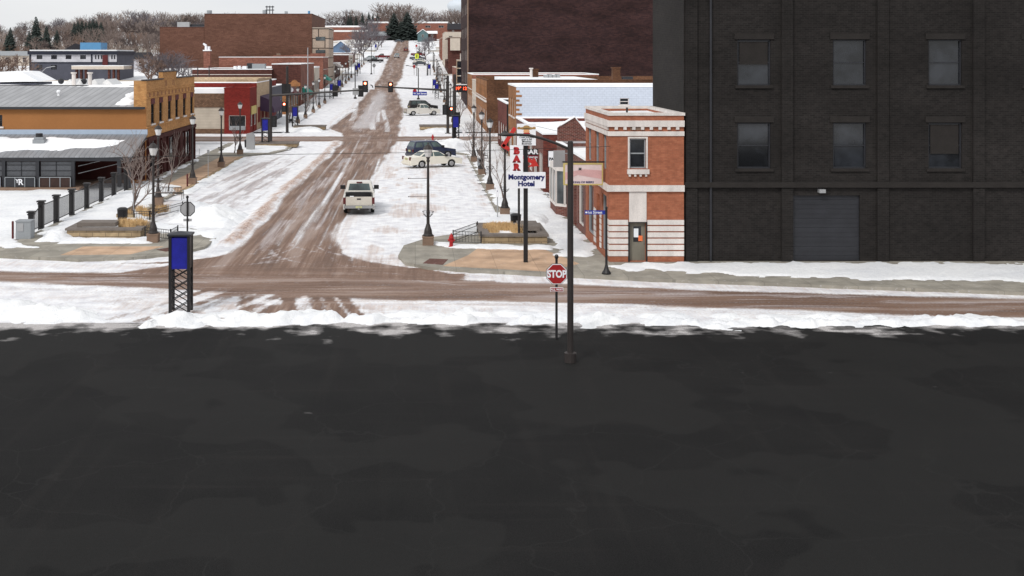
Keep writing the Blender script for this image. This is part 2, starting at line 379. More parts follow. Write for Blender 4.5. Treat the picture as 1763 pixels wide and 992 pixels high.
M['ybrick'] = brick('yellow_brick', lin(214,168,108), lin(190,142,86), lin(170,134,92), .24, .08, .22)
M['stucco'] = plain('ochre_stucco', lin(172,124,74), .9, .2, var=.07, ns=.6)
M['redpaint'] = brick('red_painted_brick', lin(154,60,50), lin(140,52,44), lin(126,48,42), .24, .08, .16)
M['cream'] = brick('cream_brick', lin(208,188,160), lin(196,174,146), lin(180,160,136), .3, .1, .15)
M['brickfar'] = brick('mid_brick', lin(168,118,102), lin(146,100,86), lin(150,118,106), .5, .18, .2)
M['darkbrown'] = brick('chocolate_brick', lin(122,82,74), lin(100,66,60), lin(100,76,70), .5, .18, .2)
M['beige'] = siding('beige_siding', lin(196,186,172), .2); M['shingle'] = brick('brown_shingle', lin(150,122,100), lin(126,100,82), lin(90,72,60), .3, .16, .2)
M['greyside'] = siding('grey_siding', lin(200,200,206), .18, True, .8); M['navy'] = plain('navy_trim', lin(48,54,72), .6, var=.15)
M['slate'] = siding('slate_siding', lin(98,100,112), .18, True, .8); M['skyblue'] = plain('blue_panel_box', lin(92,150,188), .5, var=.08)
M['bluehouse'] = siding('blue_house_siding', lin(120,146,176), .2, True, .8); M['tanpanel'] = brick('tan_panels', lin(190,174,160), lin(180,163,148), lin(90,80,74), 3.2, 2.4, .08, .12)
M['tan2'] = plain('pale_stone', lin(206,196,184), .9, var=.1); M['darkroof'] = plain('dark_roof', lin(62,60,66), .8, var=.15)
M['seam'] = ribbed('standing_seam_metal', lin(176,176,178), .62); M['corr'] = ribbed('corrugated_metal', lin(166,168,172), .38)
M['flash'] = plain('pale_flashing', lin(176,190,206), .5, var=.08)
M['glass'] = glassmat('dark_glass', (.016,.018,.022,1)); M['glass2'] = glassmat('shop_glass', (.05,.06,.065,1)); M['carglass'] = glassmat('car_glass', (.05,.075,.075,1), .05)
M['patioglass'] = plain('patio_glass', (.062,.066,.075,1), .15, .6, var=.3, ns=.7)
M['fire'] = plain('dark_red_brickwork', lin(92,48,44), .9, var=.3, ns=2); M['panelbrown'] = plain('dark_brown_panel', lin(78,58,52), .7, var=.3, ns=2); M['maroon'] = plain('maroon_trim', lin(112,48,50), .7, var=.2)
M['charcoal'] = plain('charcoal_steel', (.02,.021,.026,1), .5, .4, var=.25)
M['purple'] = plain('purple_awning', lin(92,72,98), .8, var=.12); M['tealhouse'] = siding('teal_house_siding', lin(108,134,138), .2, True, .8); M['teal'] = plain('teal_awning', lin(60,165,150), .7, var=.1)
M['door'] = plain('grey_green_door', lin(140,136,124), .7, var=.22, ns=3, streak=True); M['paper'] = plain('white_paper', lin(232,236,240), .8, var=.03); M['opaper'] = plain('orange_paper', lin(240,135,70), .8, var=.05)
M['bark'] = plain('bark', lin(120,104,96), .9, var=.25, ns=4); M['twig'] = plain('brown_twigs', lin(148,134,128), .9, var=.25, ns=.3); M['twigp'] = plain('pale_twigs', lin(164,150,142), .9, var=.2, ns=.3); M['twigk'] = plain('dark_twigs', lin(108,96,94), .9, var=.2, ns=.3); M['twigr'] = plain('reddish_twigs', lin(146,124,112), .9, var=.25, ns=.3); M['twigd'] = plain('grey_twigs', lin(128,122,127), .9, var=.25, ns=.3)
M['fir'] = plain('fir_needles', (.030,.040,.036,1), .9, var=.45, ns=2)
M['carwhite'] = plain('white_car_paint', lin(214,211,205), .3, .5, var=.09, ns=3); M['darkstone'] = plain('dark_stone', lin(62,58,56), .9, var=.25, ns=2); M['tailgate'] = plain('dirty_white_tailgate', lin(204,198,188), .5, .4, var=.12, ns=4); M['carcream'] = plain('cream_car_paint', lin(230,226,214), .25, .5, var=.04)
M['carnavy'] = plain('dark_blue_car_paint', lin(60,70,98), .25, .5, var=.1); M['carblack'] = plain('black_car_paint', (.014,.014,.016,1), .25, .5, var=.1)
M['carred'] = plain('dark_red_car_paint', lin(128,30,42), .3, .5, var=.1); M['carsilver'] = plain('silver_car_paint', lin(176,180,184), .3, .5, .2, var=.06); M['cargrey'] = plain('grey_car_paint', lin(98,102,112), .3, .5, var=.08)
M['tyre'] = plain('tyre_rubber', (.012,.012,.012,1), .9, var=.3); M['rim'] = plain('wheel_rim', lin(178,178,180), .35, .5, .4, var=.1); M['chrome'] = plain('chrome', lin(170,170,170), .25, .6, .6, var=.1)
M['taillight'] = plain('tail_light', lin(110,12,18), .3, .5, var=.1); M['plate'] = plain('number_plate', lin(196,196,150), .5, var=.15)
M['siglit'] = glow('lit_red_signal', (1,.12,.05,1), 9); M['sigcore'] = glow('lit_signal_core', (1,.62,.5,1), 6); M['led'] = glow('red_led_digits', (1,.09,.03,1), 2.2)
M['yellowg'] = plain('fluorescent_yellow', lin(225,235,40), .5, var=.05); M['seat'] = plain('bench_slats', (.03,.03,.032,1), .6, var=.2)
M['watertower'] = plain('water_tower_paint', lin(206,214,222), .6, var=.05); M['wire'] = plain('cable_black', (.02,.02,.02,1), .6, var=.1)
M['pinkad'] = plain('faded_pink_sign', lin(222,206,206), .6, var=.1, ns=1.2); M['pinkband'] = plain('faded_rose_band', lin(214,176,176), .6, var=.14, ns=2); M['goldframe'] = plain('pale_gold_frame', lin(206,190,120), .6, var=.1)
M['redsign'] = plain('orange_red_sign', lin(206,52,36), .5, var=.1); M['bluetext'] = plain('navy_lettering', lin(24,40,120), .6, var=.05); M['redtext'] = plain('red_lettering', lin(190,20,36), .6, var=.05)
M['greensign'] = plain('black_green_sign', lin(24,44,44), .6, var=.1); M['maroonsign'] = plain('maroon_sign', lin(130,26,54), .6, var=.1); M['hat'] = plain('straw_hat', lin(180,148,96), .8, var=.15); M['skin'] = plain('pale_tan', lin(226,176,128), .8, var=.05)
# ---------------------------------------------------------------- ground, roads, pavements, snow
def sheet(name, xs, ys, zfun, mat, attr=None, kind='structure', keep=None):
    xs = np.asarray(xs, float); ys = np.asarray(ys, float)
    X, Y = np.meshgrid(xs, ys); Z = zfun(X, Y)
    nx, ny = len(xs), len(ys)
    me = bpy.data.meshes.new(name)
    i = np.arange(nx*ny).reshape(ny, nx)
    q = np.stack([i[:-1,:-1], i[:-1,1:], i[1:,1:], i[1:,:-1]], -1).reshape(-1, 4)
    if keep is not None:
        k = keep(X, Y, Z); kk = (k[:-1,:-1]|k[:-1,1:]|k[1:,1:]|k[1:,:-1]).reshape(-1); q = q[kk]
    me.vertices.add(nx*ny); me.vertices.foreach_set('co', np.stack([X, Y, Z], -1).reshape(-1).astype(np.float32))
    me.loops.add(len(q)*4); me.loops.foreach_set('vertex_index', q.reshape(-1).astype(np.int32))
    me.polygons.add(len(q)); me.polygons.foreach_set('loop_start', np.arange(0, len(q)*4, 4, dtype=np.int32))
    me.polygons.foreach_set('loop_total', np.full(len(q), 4, dtype=np.int32))
    me.update(calc_edges=True); me.validate()
    me.polygons.foreach_set('use_smooth', [True]*len(me.polygons))
    if attr:
        a = me.color_attributes.new('slush', 'FLOAT_COLOR', 'POINT')
        a.data.foreach_set('color', attr(X, Y).reshape(-1).astype(np.float32))
    me.materials.append(mat)
    o = bpy.data.objects.new(name, me); C.objects.link(o); o['kind'] = kind
    return o
ROWS = np.concatenate([np.arange(160, 340, 2.0), np.arange(340, 720, 5.0)])
gy = np.concatenate([[-60, 2, 40, 80, 120], ROWS, np.arange(740, 1500, 40), [1700, 2200, 3000]])
gxs = np.concatenate([[-1500, -900, -600, -400], np.arange(-300, -60, 15), np.arange(-60, 60, 4), np.arange(60, 300, 20), [400, 600, 900, 1500]])
sheet('ground', gxs, gy, lambda X, Y: hgt(X, Y)-.06, M['hill'])

YL = [40, 46, 50, 53, 56, 59, 65, 80, 105, 130, 150, 160, 194, 222, 275, 325, 405, 505, 565, 640]
XL = [-6, -7, -9, -14, -11.2, -9.5, -9.3, -9.2, -8.9, -8.4, -9.5, -12.0, -11.8, -11.0, -10.3, -9.6, -10.3, -10.1, -9.3, -9]
XR = [-3, -2, 1.5, 2.2, -1.5, -4.0, -4.4, -4.2, -3.2, -2.4, -1.9, -2.0, -1.9, -2.5, -4.6, -3.6, -3.8, -2.5, -3.4, -3.4]
rng = np.random.default_rng(4)
def tracks():
    out = []                                     # (points, half width, channel, strength)
    for k in range(26):                          # wheel tracks up and down the street
        x = rng.uniform(-9, -3); ys = np.linspace(rng.uniform(50, 60), rng.uniform(95, 150), 14)
        out.append((np.stack([x+rng.normal(0, .25)+.35*np.sin(ys/rng.uniform(12, 30)+k)-.0*ys, ys], 1), rng.uniform(.09, .22), 0, rng.choice([.3, -.12, -.2])))
    for k in range(12):                          # turning tracks, from the crossing street into the main street
        s = 1 if k % 2 else -1; r = rng.uniform(5, 10); x0 = rng.uniform(-8.5, -4.5); t = np.linspace(0, math.pi/2, 12)
        px_ = x0+s*r*(1-np.cos(t)); py_ = rng.uniform(58.5, 62)-r*np.sin(t)*.9
        out.append((np.stack([px_, py_], 1), rng.uniform(.10, .3), 0, rng.choice([.9, .7, .6, .5])))
    for k in range(14):                          # turning tracks swinging out of the main street to the near side
        s = 1 if k % 2 else -1; x0 = rng.uniform(-8, -3.5); t = np.linspace(0, 1, 12)
        out.append((np.stack([x0+s*rng.uniform(1, 5)*t**2, 60-16.2*t], 1), rng.uniform(.12, .25), 0, rng.uniform(.3, .7)))
    for k in range(16):                          # thin pale arcs polished by turning tyres
        s = 1 if k % 3 else -1; r = rng.uniform(5, 12); x0 = rng.uniform(-9, -4); t = np.linspace(.15, math.pi/2, 14)
        out.append((np.stack([x0+s*r*(1-np.cos(t)), rng.uniform(59, 63)-r*np.sin(t)*.85], 1), rng.uniform(.04, .09), 1, .45))
    for k in range(14):                          # thin pale lines along the lane
        x = rng.uniform(-8.8, -3.6); y0 = rng.uniform(56, 110); ys = np.linspace(y0, y0+rng.uniform(8, 30), 8)
        out.append((np.stack([x+rng.uniform(-.02, .05)*(ys-y0), ys], 1), rng.uniform(.04, .09), 1, .5))
    for k in range(26):
        x = rng.uniform(-16.5, -10.8); y0 = rng.uniform(66, 100); ys = np.linspace(y0, y0+rng.uniform(8, 22), 8)
        out.append((np.stack([x+.06*(ys-y0), ys], 1), rng.uniform(.06, .28), 1, rng.uniform(.3, .65)))
    for k in range(10):
        x = rng.uniform(-2.3, 3.8); y0 = rng.uniform(62, 105); ys = np.linspace(y0, y0+rng.uniform(4, 9), 8)
        out.append((np.stack([x+.1*(ys-y0), ys], 1), rng.uniform(.08, .2), 1, .3))
    for k in range(12):
        x = rng.uniform(-11.5, -2); y0 = rng.uniform(154, 185); ys = np.linspace(y0, y0+rng.uniform(20, 60), 10)
        out.append((np.stack([x+1.2*np.sin((ys-y0)/26+k), ys], 1), rng.uniform(.2, .5), 0, rng.choice([.5, -.4])))
    return out
TR = tracks()
def slush(X, Y):
    XX = X+.5*(fbm(X*.5, Y*.12, 3)-.5)*2; nz = fbm(X*1.5, Y*.2, 9)-.5; nb = fbm(X*.35, Y*.35, 21)-.5
    Lx = np.interp(Y, YL, XL); Rx = np.interp(Y, YL, XR)
    soft = np.where(Y < 160, .55, 1.1)
    d = np.clip((XX-Lx)/soft+.5, 0, 1)*np.clip((Rx-XX)/soft+.5, 0, 1)
    u = (XX-Lx)/np.maximum(Rx-Lx, .1)
    mid = np.exp(-((u-.36-.08*np.sin(Y/17))/.13)**2)*ss((nb+.24)/.3)     # packed grey snow left between the wheel paths
    mid2 = np.exp(-((u-.74)/.08)**2)*ss((fbm(X*.3, Y*.07, 31)-.42)/.2)
    d = d*.95*np.where(Y < 60, ss((Y-49)/4), 1)
    ice = np.clip(d*0, 0, 1)
    ice = np.maximum(ice, np.clip(mid+.8*mid2, 0, 1)*.62*((XX > Lx+.2) & (XX < Rx-.2))*ss((Y-52)/6))
    # far block: paler snow between two brown edges
    f = ss((Y-156)/8)*(1-ss((Y-240)/40)); c = np.exp(-((u-.45)/.22)**2); d = d*(1-.45*f*c); ice = np.maximum(ice, .75*f*c)
    # crossing street
    Yc = 53.0-.16*(X+19); hw = np.interp(X, [-40, -19, -9, -2, 5, 12, 40], [1.1, 1.15, 1.9, 2.4, 2.1, 1.9, 1.9])
    YY = Y+.5*(fbm(X*.15, Y*.6, 5)-.5)*2
    b = np.clip((hw-np.abs(YY-Yc))/.6+.5, 0, 1)*.88
    b2 = np.clip((.5-np.abs(YY-Yc+2.6))/.7+.5, 0, 1)*.28
    # second street
    v = np.clip((4.4-np.abs(Y+.5*nz-140.6))/.9+.5, 0, 1)*.9*(1-.35*np.exp(-((Y-140.4)/.6)**2))
    # further crossings
    for yc, hw2 in ((238, 3), (327, 3.5), (418, 3.5), (508, 4)): v = np.maximum(v, np.clip((hw2-np.abs(Y-yc))/2+.5, 0, 1)*.28*ss((fbm(X*.1, Y*.5, 77)-.2)/.3))
    side = np.maximum(b, np.maximum(b2, v)); al = (side > d*.9)*1.0
    al = np.where((Y > 47) & (Y < 55) & (X > -16) & (X < 3), .5+.5*al, al)
    d = np.maximum(d, side)
    # snowy slush ridge thrown to the left of the plough line, and fringe
    rx = np.interp(Y, [55, 66, 100, 130, 160], [-10.3, -10.0, -9.45, -9.1, -9.9])
    pk = np.exp(-((XX-rx)/.62)**2)*ss((Y-58)/6)*(1-ss((Y-135)/6))*(.25+1.1*fbm(X*2.2, Y*1.6, 61))
    pk = np.maximum(pk, .45*np.exp(-((XX-Rx-.5)/.6)**2)*(Y < 165)); pk = np.maximum(pk, .4*np.exp(-((XX-Lx+.6)/.8)**2)*(Y > 150))
    pk = np.maximum(pk, .42*np.exp(-((YY-Yc-2.9)/1.3)**2)); pk = np.maximum(pk, .34*np.exp(-((YY-Yc+3.2)/1.6)**2))
    ice = np.maximum(ice, .6*(side > .4)*ss((fbm(X*.18, Y*1.4, 91)-.50)/.16)*(Y < 60)*(1-.6*np.exp(-((X+4)/6)**2)))
    pk = np.maximum(pk, .55*ss((X+3.2)/.8)*(1-ss((X-1.0)/3.5))*ss((Y-54)/5)*(1-ss((Y-122)/20))*ss((fbm(X*.9, Y*.3, 93)-.34)/.3)); pk = np.maximum(pk, .5*(np.exp(-((X-4.7)/.7)**2)+np.exp(-((X+16.9)/.6)**2))*(Y > 66)*(Y < 166)*ss((fbm(X*1.2, Y*.6, 95)-.35)/.3))
    # near approach: mixed brown wash of turning traffic
    wash = ss((Y-43.4)/2)*(1-ss((Y-57)/4))*np.exp(-((X+5)/10)**2); pk = np.maximum(pk, .62*wash*ss((fbm(X*.8, Y*1.3, 97)-.34)/.3)); d = np.maximum(d, .5*wash*ss((nb+.12)/.3))
    pk = np.maximum(pk, .4*(Y < 52)*ss((fbm(X*.4, Y*1.2, 99)-.5)/.2))
    # left parking lane: grey, wheel polished
    lane = ss((X+17.3)/.8)*(1-ss((X+11.2)/.9))*ss((Y-66)/8)*(1-ss((Y-126)/6))
    ice = np.maximum(ice, lane*(.32+.85*nz+.5*nb))
    ice = np.maximum(ice, ss((X+2.2)/1)*ss((Y-62)/5)*(1-ss((Y-130)/5))*(.12+.6*nb+.6*nz))
    for pts, hwid, ch, st in TR:
        x0, x1 = pts[:,0].min()-1, pts[:,0].max()+1; y0, y1 = pts[:,1].min()-1, pts[:,1].max()+1
        msk = (X > x0) & (X < x1) & (Y > y0) & (Y < y1)
        if not msk.any(): continue
        px_, py_ = X[msk], Y[msk]; best = np.full(px_.shape, 9e9)
        for a, c_ in zip(pts[:-1], pts[1:]):
            ab = c_-a; t = np.clip(((px_-a[0])*ab[0]+(py_-a[1])*ab[1])/(ab@ab+1e-9), 0, 1)
            best = np.minimum(best, (px_-a[0]-t*ab[0])**2+(py_-a[1]-t*ab[1])**2)
        s = np.clip((hwid-np.sqrt(best))/.09+.5, 0, 1)*st
        if ch == 0:
            d[msk] = np.clip(d[msk]+s*np.clip(d[msk]*2+np.where(py_ < 58, .7, .25), 0, 1), 0, 1)
            if st < 0: ice[msk] = np.clip(ice[msk]-s*.3, 0, 1)
        else: ice[msk] = np.clip(ice[msk]+s*.8, 0, 1)
    return np.stack([np.clip(d, 0, 1), np.clip(ice, 0, 1), np.clip(pk, 0, 1), al], -1)
def street_z(X, Y):
    rough = .05*(fbm(X*2.2, Y*1.2, 41)-.5)+.03*(fbm(X*7, Y*5, 43)-.5)
    rx = np.interp(Y, [55, 66, 100, 130, 160], [-10.3, -10.0, -9.45, -9.1, -9.9])
    ridge = np.exp(-((X-rx)/.45)**2)*ss((Y-58)/6)*(1-ss((Y-135)/6))*(.10+.16*fbm(X*2.5, Y*2.5, 47))
    z = np.where(Y < 166, rough+ridge, 0)
    rim = np.minimum(np.minimum(X+17.4, 5.2-X)/.6, (Y-43.6)/.6)
    return hgt(X, Y)+np.where(Y < 166, z*np.clip(rim, 0, 1), 0)
near = np.concatenate([np.arange(43.6, 66, .16), np.arange(66, 160, .32)])
sheet('main_street', np.linspace(-17.4, 5.2, 175), np.concatenate([near, ROWS[ROWS < 640]]), street_z, M['street'], slush)
flat = lambda X, Y: hgt(X, Y)-.004+.04*(fbm(X*2.2, Y*1.2, 41)-.5)
sheet('side_street', np.linspace(-75, -17.4, 250), np.arange(43.6, 66, .2), flat, M['street'], slush)
sheet('side_street', np.linspace(5.2, 60, 240), np.arange(43.6, 57.5, .2), flat, M['street'], slush)
sheet('second_street', np.linspace(-90, -17.4, 90), np.arange(133, 150, .4), flat, M['street'], slush)
sheet('second_street', np.linspace(5.2, 60, 70), np.arange(133, 150, .4), flat, M['street'], slush)
sheet('parking_lot', np.linspace(-90, 90, 80), np.arange(-20, 43.61, 1.06), lambda X, Y: 0*X-.004, M['asphalt'])

left_walk = [(-60,63.4),(-20.5,57.5),(-16.4,56.5),(-14,56.9),(-12,58.2),(-10.9,60.2),(-10.8,63.2),(-12.3,66),(-15.6,69.5),(-17.3,74),(-17.3,115),(-14.4,119),(-13.4,124),(-13.4,131),(-14.4,132.6),(-21.3,132.6),(-21.3,61),(-60,67)]
right_walk = [(34,46.9),(10.4,51.5),(6.4,52.6),(2.5,53.6),(.6,54.4),(-.5,55.6),(-.85,57.5),(-.6,60.6),(.6,63),(3,65.4),(4.8,68.2),(5.15,72),(5.15,117),(2.6,121),(1.5,124),(1.5,131.4),(2.4,132.6),(9.35,132.6),(9.35,56),(34,56)]
struct('pavement', MB().prism(left_walk, -.2, .14), M['walk']); struct('pavement', MB().prism(right_walk, -.2, .14), M['walk'])
def walk_far(x0, x1, y0, y1):
    xs = np.linspace(x0, x1, 5); ys = np.arange(y0, y1, 4.0)
    sheet('pavement', xs, ys, lambda X, Y: hgt(X, Y)+.13, M['snow'])
for (y0, y1) in ((151.5, 234), (244, 322), (334, 412), (424, 500), (515, 600)):
    walk_far(-21.2, -17.3, y0, y1); walk_far(5.1, 9.3, y0, y1)
def panel(pts, z, m, name='pavement'): return struct(name, MB().prism(pts, z-.05, z), m)
panel([(1.3,54.6),(6.0,53.2),(7.8,55.2),(6.6,59.2),(3.2,59.6),(2.6,57.5)], .146, M['tan'])
panel([(-17.6,57.6),(-14.2,57.8),(-13.0,60.2),(-17.2,60.2)], .146, M['tan'])
panel([(-12.6,58.6),(-11.7,59.6),(-12.4,60.3),(-13.2,59.2)], .147, M['brickpave'])
panel([(.35,55.3),(1.3,54.9),(1.6,56.4),(.7,56.6)], .147, M['brickpave'])
panel([(-17.25,83),(-17.25,114),(-19.1,114),(-19.1,88)], .146, M['tan'])
panel([(-17.28,84),(-17.28,115),(-17.0,115),(-17.0,84)], .10, M['stone'])

def poly_sd(X, Y, pts):
    P = np.array(pts, float); n = len(P); d = np.full(X.shape, 9e9); ins = np.zeros(X.shape, bool)
    for i in range(n):
        a, b = P[i], P[(i+1) % n]; e = b-a
        t = np.clip(((X-a[0])*e[0]+(Y-a[1])*e[1])/(e@e+1e-9), 0, 1)
        d = np.minimum(d, (X-a[0]-t*e[0])**2+(Y-a[1]-t*e[1])**2)
        c = ((a[1] > Y) != (b[1] > Y)) & (X < (b[0]-a[0])*(Y-a[1])/(b[1]-a[1]+1e-12)+a[0])
        ins ^= c
    return np.where(ins, 1, -1)*np.sqrt(d)
_sk = [0]
def snow(pts, z, hh, cell=.2, edge=.6, lump=.5, name='snow_drift', ragged=.5, mat='snow', zf=None):
    """a drift: domed snow whose ragged rim dies into the surface below it"""
    _sk[0] += 11; k = _sk[0]; P = np.array(pts)
    xs = np.arange(P[:,0].min()-.5, P[:,0].max()+.5, cell); ys = np.arange(P[:,1].min()-.5, P[:,1].max()+.5, cell)
    def zz(X, Y):
        d = poly_sd(X, Y, pts)+ragged*(fbm(X*1.1, Y*1.1, k)-.5)*2
        return z+(zf(X, Y) if zf else 0)-.035+(hh+.035)*ss(d/edge)*(1-lump+lump*1.6*fbm(X*.9, Y*.9, k+3))+(.05+.22*(hh > .3))*min(hh*4, 1)*(fbm(X*2.6, Y*2.6, k+5)-.5)*ss(d/.5)+(.10*(hh > .3))*(fbm(X*6, Y*6, k+8)-.5)*ss(d/.4)
    sheet(name, xs, ys, zz, M[mat], None, 'structure', lambda X, Y, Z: Z > z+(zf(X, Y) if zf else 0)-.034)
# left pavement and verge
snow([(-21.3,64.5),(-21.3,92),(-17.6,88),(-17.4,74),(-15.4,69),(-13,66.5),(-11.6,65),(-12,63.6),(-14.5,64.6),(-18.5,65.6),(-19.8,63)], .14, .10, .18, .4, ragged=.7)
snow([(-21.0,92),(-21.0,111),(-20.5,111),(-20.2,92)], .14, .10, .2, .3)
snow([(-17.2,84.5),(-16.4,84),(-16.6,114),(-17.1,114)], .05, .10, .2, .3)
snow([(-20.4,61.6),(-18.4,61.2),(-18.0,65.2),(-20.6,65.4)], .14, .32, .15, .8)
snow([(-19,61),(-13.8,61),(-13.6,63),(-18.8,63)], .14, .12, .15, .4)
snow([(-26,60),(-21,60.2),(-19,59.4),(-21,61.4),(-26,62)], .14, .05, .15, .3, ragged=.8)
snow([(-60,66.5),(-21.6,62),(-21.6,87.5),(-60,87.5)], -.05, .12, .5, 1.0, lump=.8)
snow([(-60,59),(-20.6,59.6),(-20.6,62.2),(-60,66)], .1, .08, .25, .5, ragged=.8)
snow([(-15,69.5),(-10.6,66.5),(-9.9,69),(-10.2,74),(-13.5,77),(-16.5,76)], 0, .75, .18, 2.6, lump=.7, name='snow_pile')
snow([(-13,64.6),(-10.2,60),(-9.9,66),(-11,68)], 0, .30, .18, 1.2, lump=.7, name='snow_pile')
snow([(-40,43.0),(-24,43.6),(-10.5,43.3),(-12.5,45.6),(-18,48.3),(-24,49.4),(-40,51)], 0, .55, .2, 1.8, lump=.9, name='snow_pile')
snow([(-10,43.0),(0,43.5),(12,42.7),(34,43.1),(34,43.9),(12,44.0),(0,44.3),(-10,44.6)], 0, .34, .15, .8, lump=.95, ragged=.9, name='snow_pile')
snow([(-10,44.2),(34,43.8),(34,44.4),(14,44.9),(2,45.5),(-4,45.4),(-9,45)], 0, .14, .15, .6, lump=1.0, ragged=1.1, name='snow_pile')
# right pavement
snow([(1.4,62.8),(4,64.2),(9.35,62.6),(9.3,131),(2,131),(3,121.5),(5.3,117),(5.3,74)], .14, .11, .25, .5, lump=.6)
snow([(6.9,57.5),(9.35,57),(9.35,64.5),(6.8,64.5),(7.2,61)], .14, .10, .15, .4, ragged=.7)
snow([(2.0,59.4),(7.2,59.0),(7.3,60.4),(2.6,60.9),(.9,61.4),(1,60.3)], .14, .10, .12, .35)
snow([(5.4,67.2),(8.2,66.4),(8.4,70),(6,71)], .14, .40, .18, 1.0)
snow([(-1.2,124.5),(1.6,120.5),(8.6,125),(9.2,131.5),(-1,131.5)], 0, .75, .25, 2.2, lump=.7, name='snow_pile')
snow([(9.4,53.6),(20,51),(34,50),(34,55),(20,55.5),(9.6,55.6)], .14, .07, .18, .4, ragged=.9)
snow([(-20.5,119),(-15,118.5),(-13.6,124),(-13.6,131.8),(-20.6,131.8)], .14, .16, .25, .8)
snow([(-20.8,152.4),(-11.8,152.4),(-12.2,162),(-17,168),(-20.8,170)], 0, .45, .3, 1.6, name='snow_pile')
snow([(1,151.8),(9,151.8),(9,165),(4,166),(1.2,160)], 0, .35, .3, 1.4, name='snow_pile')
# ---------------------------------------------------------------- buildings
def wall(mb, plane, c, u0, u1, z0, z1, holes=(), depth=.18, m=0, out=-1):
    """one wall face with real openings: plane 'y' (faces along y at Y=c, u=X) or 'x' (at X=c, u=Y); out = outward sign"""
    us = sorted({u0, u1, *[min(max(h[0], u0), u1) for h in holes], *[min(max(h[1], u0), u1) for h in holes]})
    zs = sorted({z0, z1, *[min(max(h[2], z0), z1) for h in holes], *[min(max(h[3], z0), z1) for h in holes]})
    P = (lambda u, z, d=0: (u, c-out*d, z)) if plane == 'y' else (lambda u, z, d=0: (c-out*d, u, z))
    for a, b in zip(us[:-1], us[1:]):
        for e, f in zip(zs[:-1], zs[1:]):
            um, zm = (a+b)/2, (e+f)/2
            if any(h[0] < um < h[1] and h[2] < zm < h[3] for h in holes): continue
            mb.quad(P(a,e), P(b,e), P(b,f), P(a,f), m)
    for h in holes:
        a, b, e, f = h[:4]
        mb.quad(P(a,e), P(a,f), P(a,f,depth), P(a,e,depth), m); mb.quad(P(b,e), P(b,f), P(b,f,depth), P(b,e,depth), m)
        mb.quad(P(a,e), P(b,e), P(b,e,depth), P(a,e,depth), m); mb.quad(P(a,f), P(b,f), P(b,f,depth), P(a,f,depth), m)
def bar(mb, plane, c, out, u0, u1, z0, z1, d0, d1, m=0):
    """a bar on a wall plane; d0..d1 = depth measured outward"""
    if plane == 'y': mb.box(u0, u1, c+out*d0, c+out*d1, z0, z1, m)
    else: mb.box(c+out*d0, c+out*d1, u0, u1, z0, z1, m)
def opening(root, plane, c, out, h, depth=.18, frame='trim', glass='glass', sill='trim', name=None):
    a, b, e, f = h[:4]; kind = h[4] if len(h) > 4 else 'window'
    if kind == 'gap': return
    p = MB(); bar(p, plane, c, out, a-.02, b+.02, e-.02, f+.02, -depth-.03, -depth+.02)
    if kind == 'door':
        o = part('door', p, M[h[5] if len(h) > 5 else 'maroon'], root, True)
        g = MB(); bar(g, plane, c, out, a+.2, b-.2, e+.9, f-.2, -depth+.02, -depth+.035); part('pane', g, M[glass], o, True); return o
    o = part(name or 'window', p, M[glass], root, True)
    fw = min(.07, (b-a)*.08); r = MB()
    bar(r, plane, c, out, a, a+fw, e, f, -depth+.02, -depth+.10); bar(r, plane, c, out, b-fw, b, e, f, -depth+.02, -depth+.10)
    bar(r, plane, c, out, a+fw, b-fw, e, e+fw, -depth+.02, -depth+.10); bar(r, plane, c, out, a+fw, b-fw, f-fw, f, -depth+.02, -depth+.10)
    n = 1 if kind == 'window' else max(1, round((b-a)/1.6))
    if kind == 'window': bar(r, plane, c, out, a+fw, b-fw, (e+f)/2-.03, (e+f)/2+.03, -depth+.02, -depth+.08)
    for i in range(1, n): u = a+(b-a)*i/n; bar(r, plane, c, out, u-.03, u+.03, e+fw, f-fw, -depth+.02, -depth+.08)
    part('frame', r, M[frame], o, True)
    if sill and kind == 'window':
        s = MB(); bar(s, plane, c, out, a-.12, b+.12, e-.14, e-.002, -depth+.02, .09); part('sill', s, M[sill], o, True)
    return o
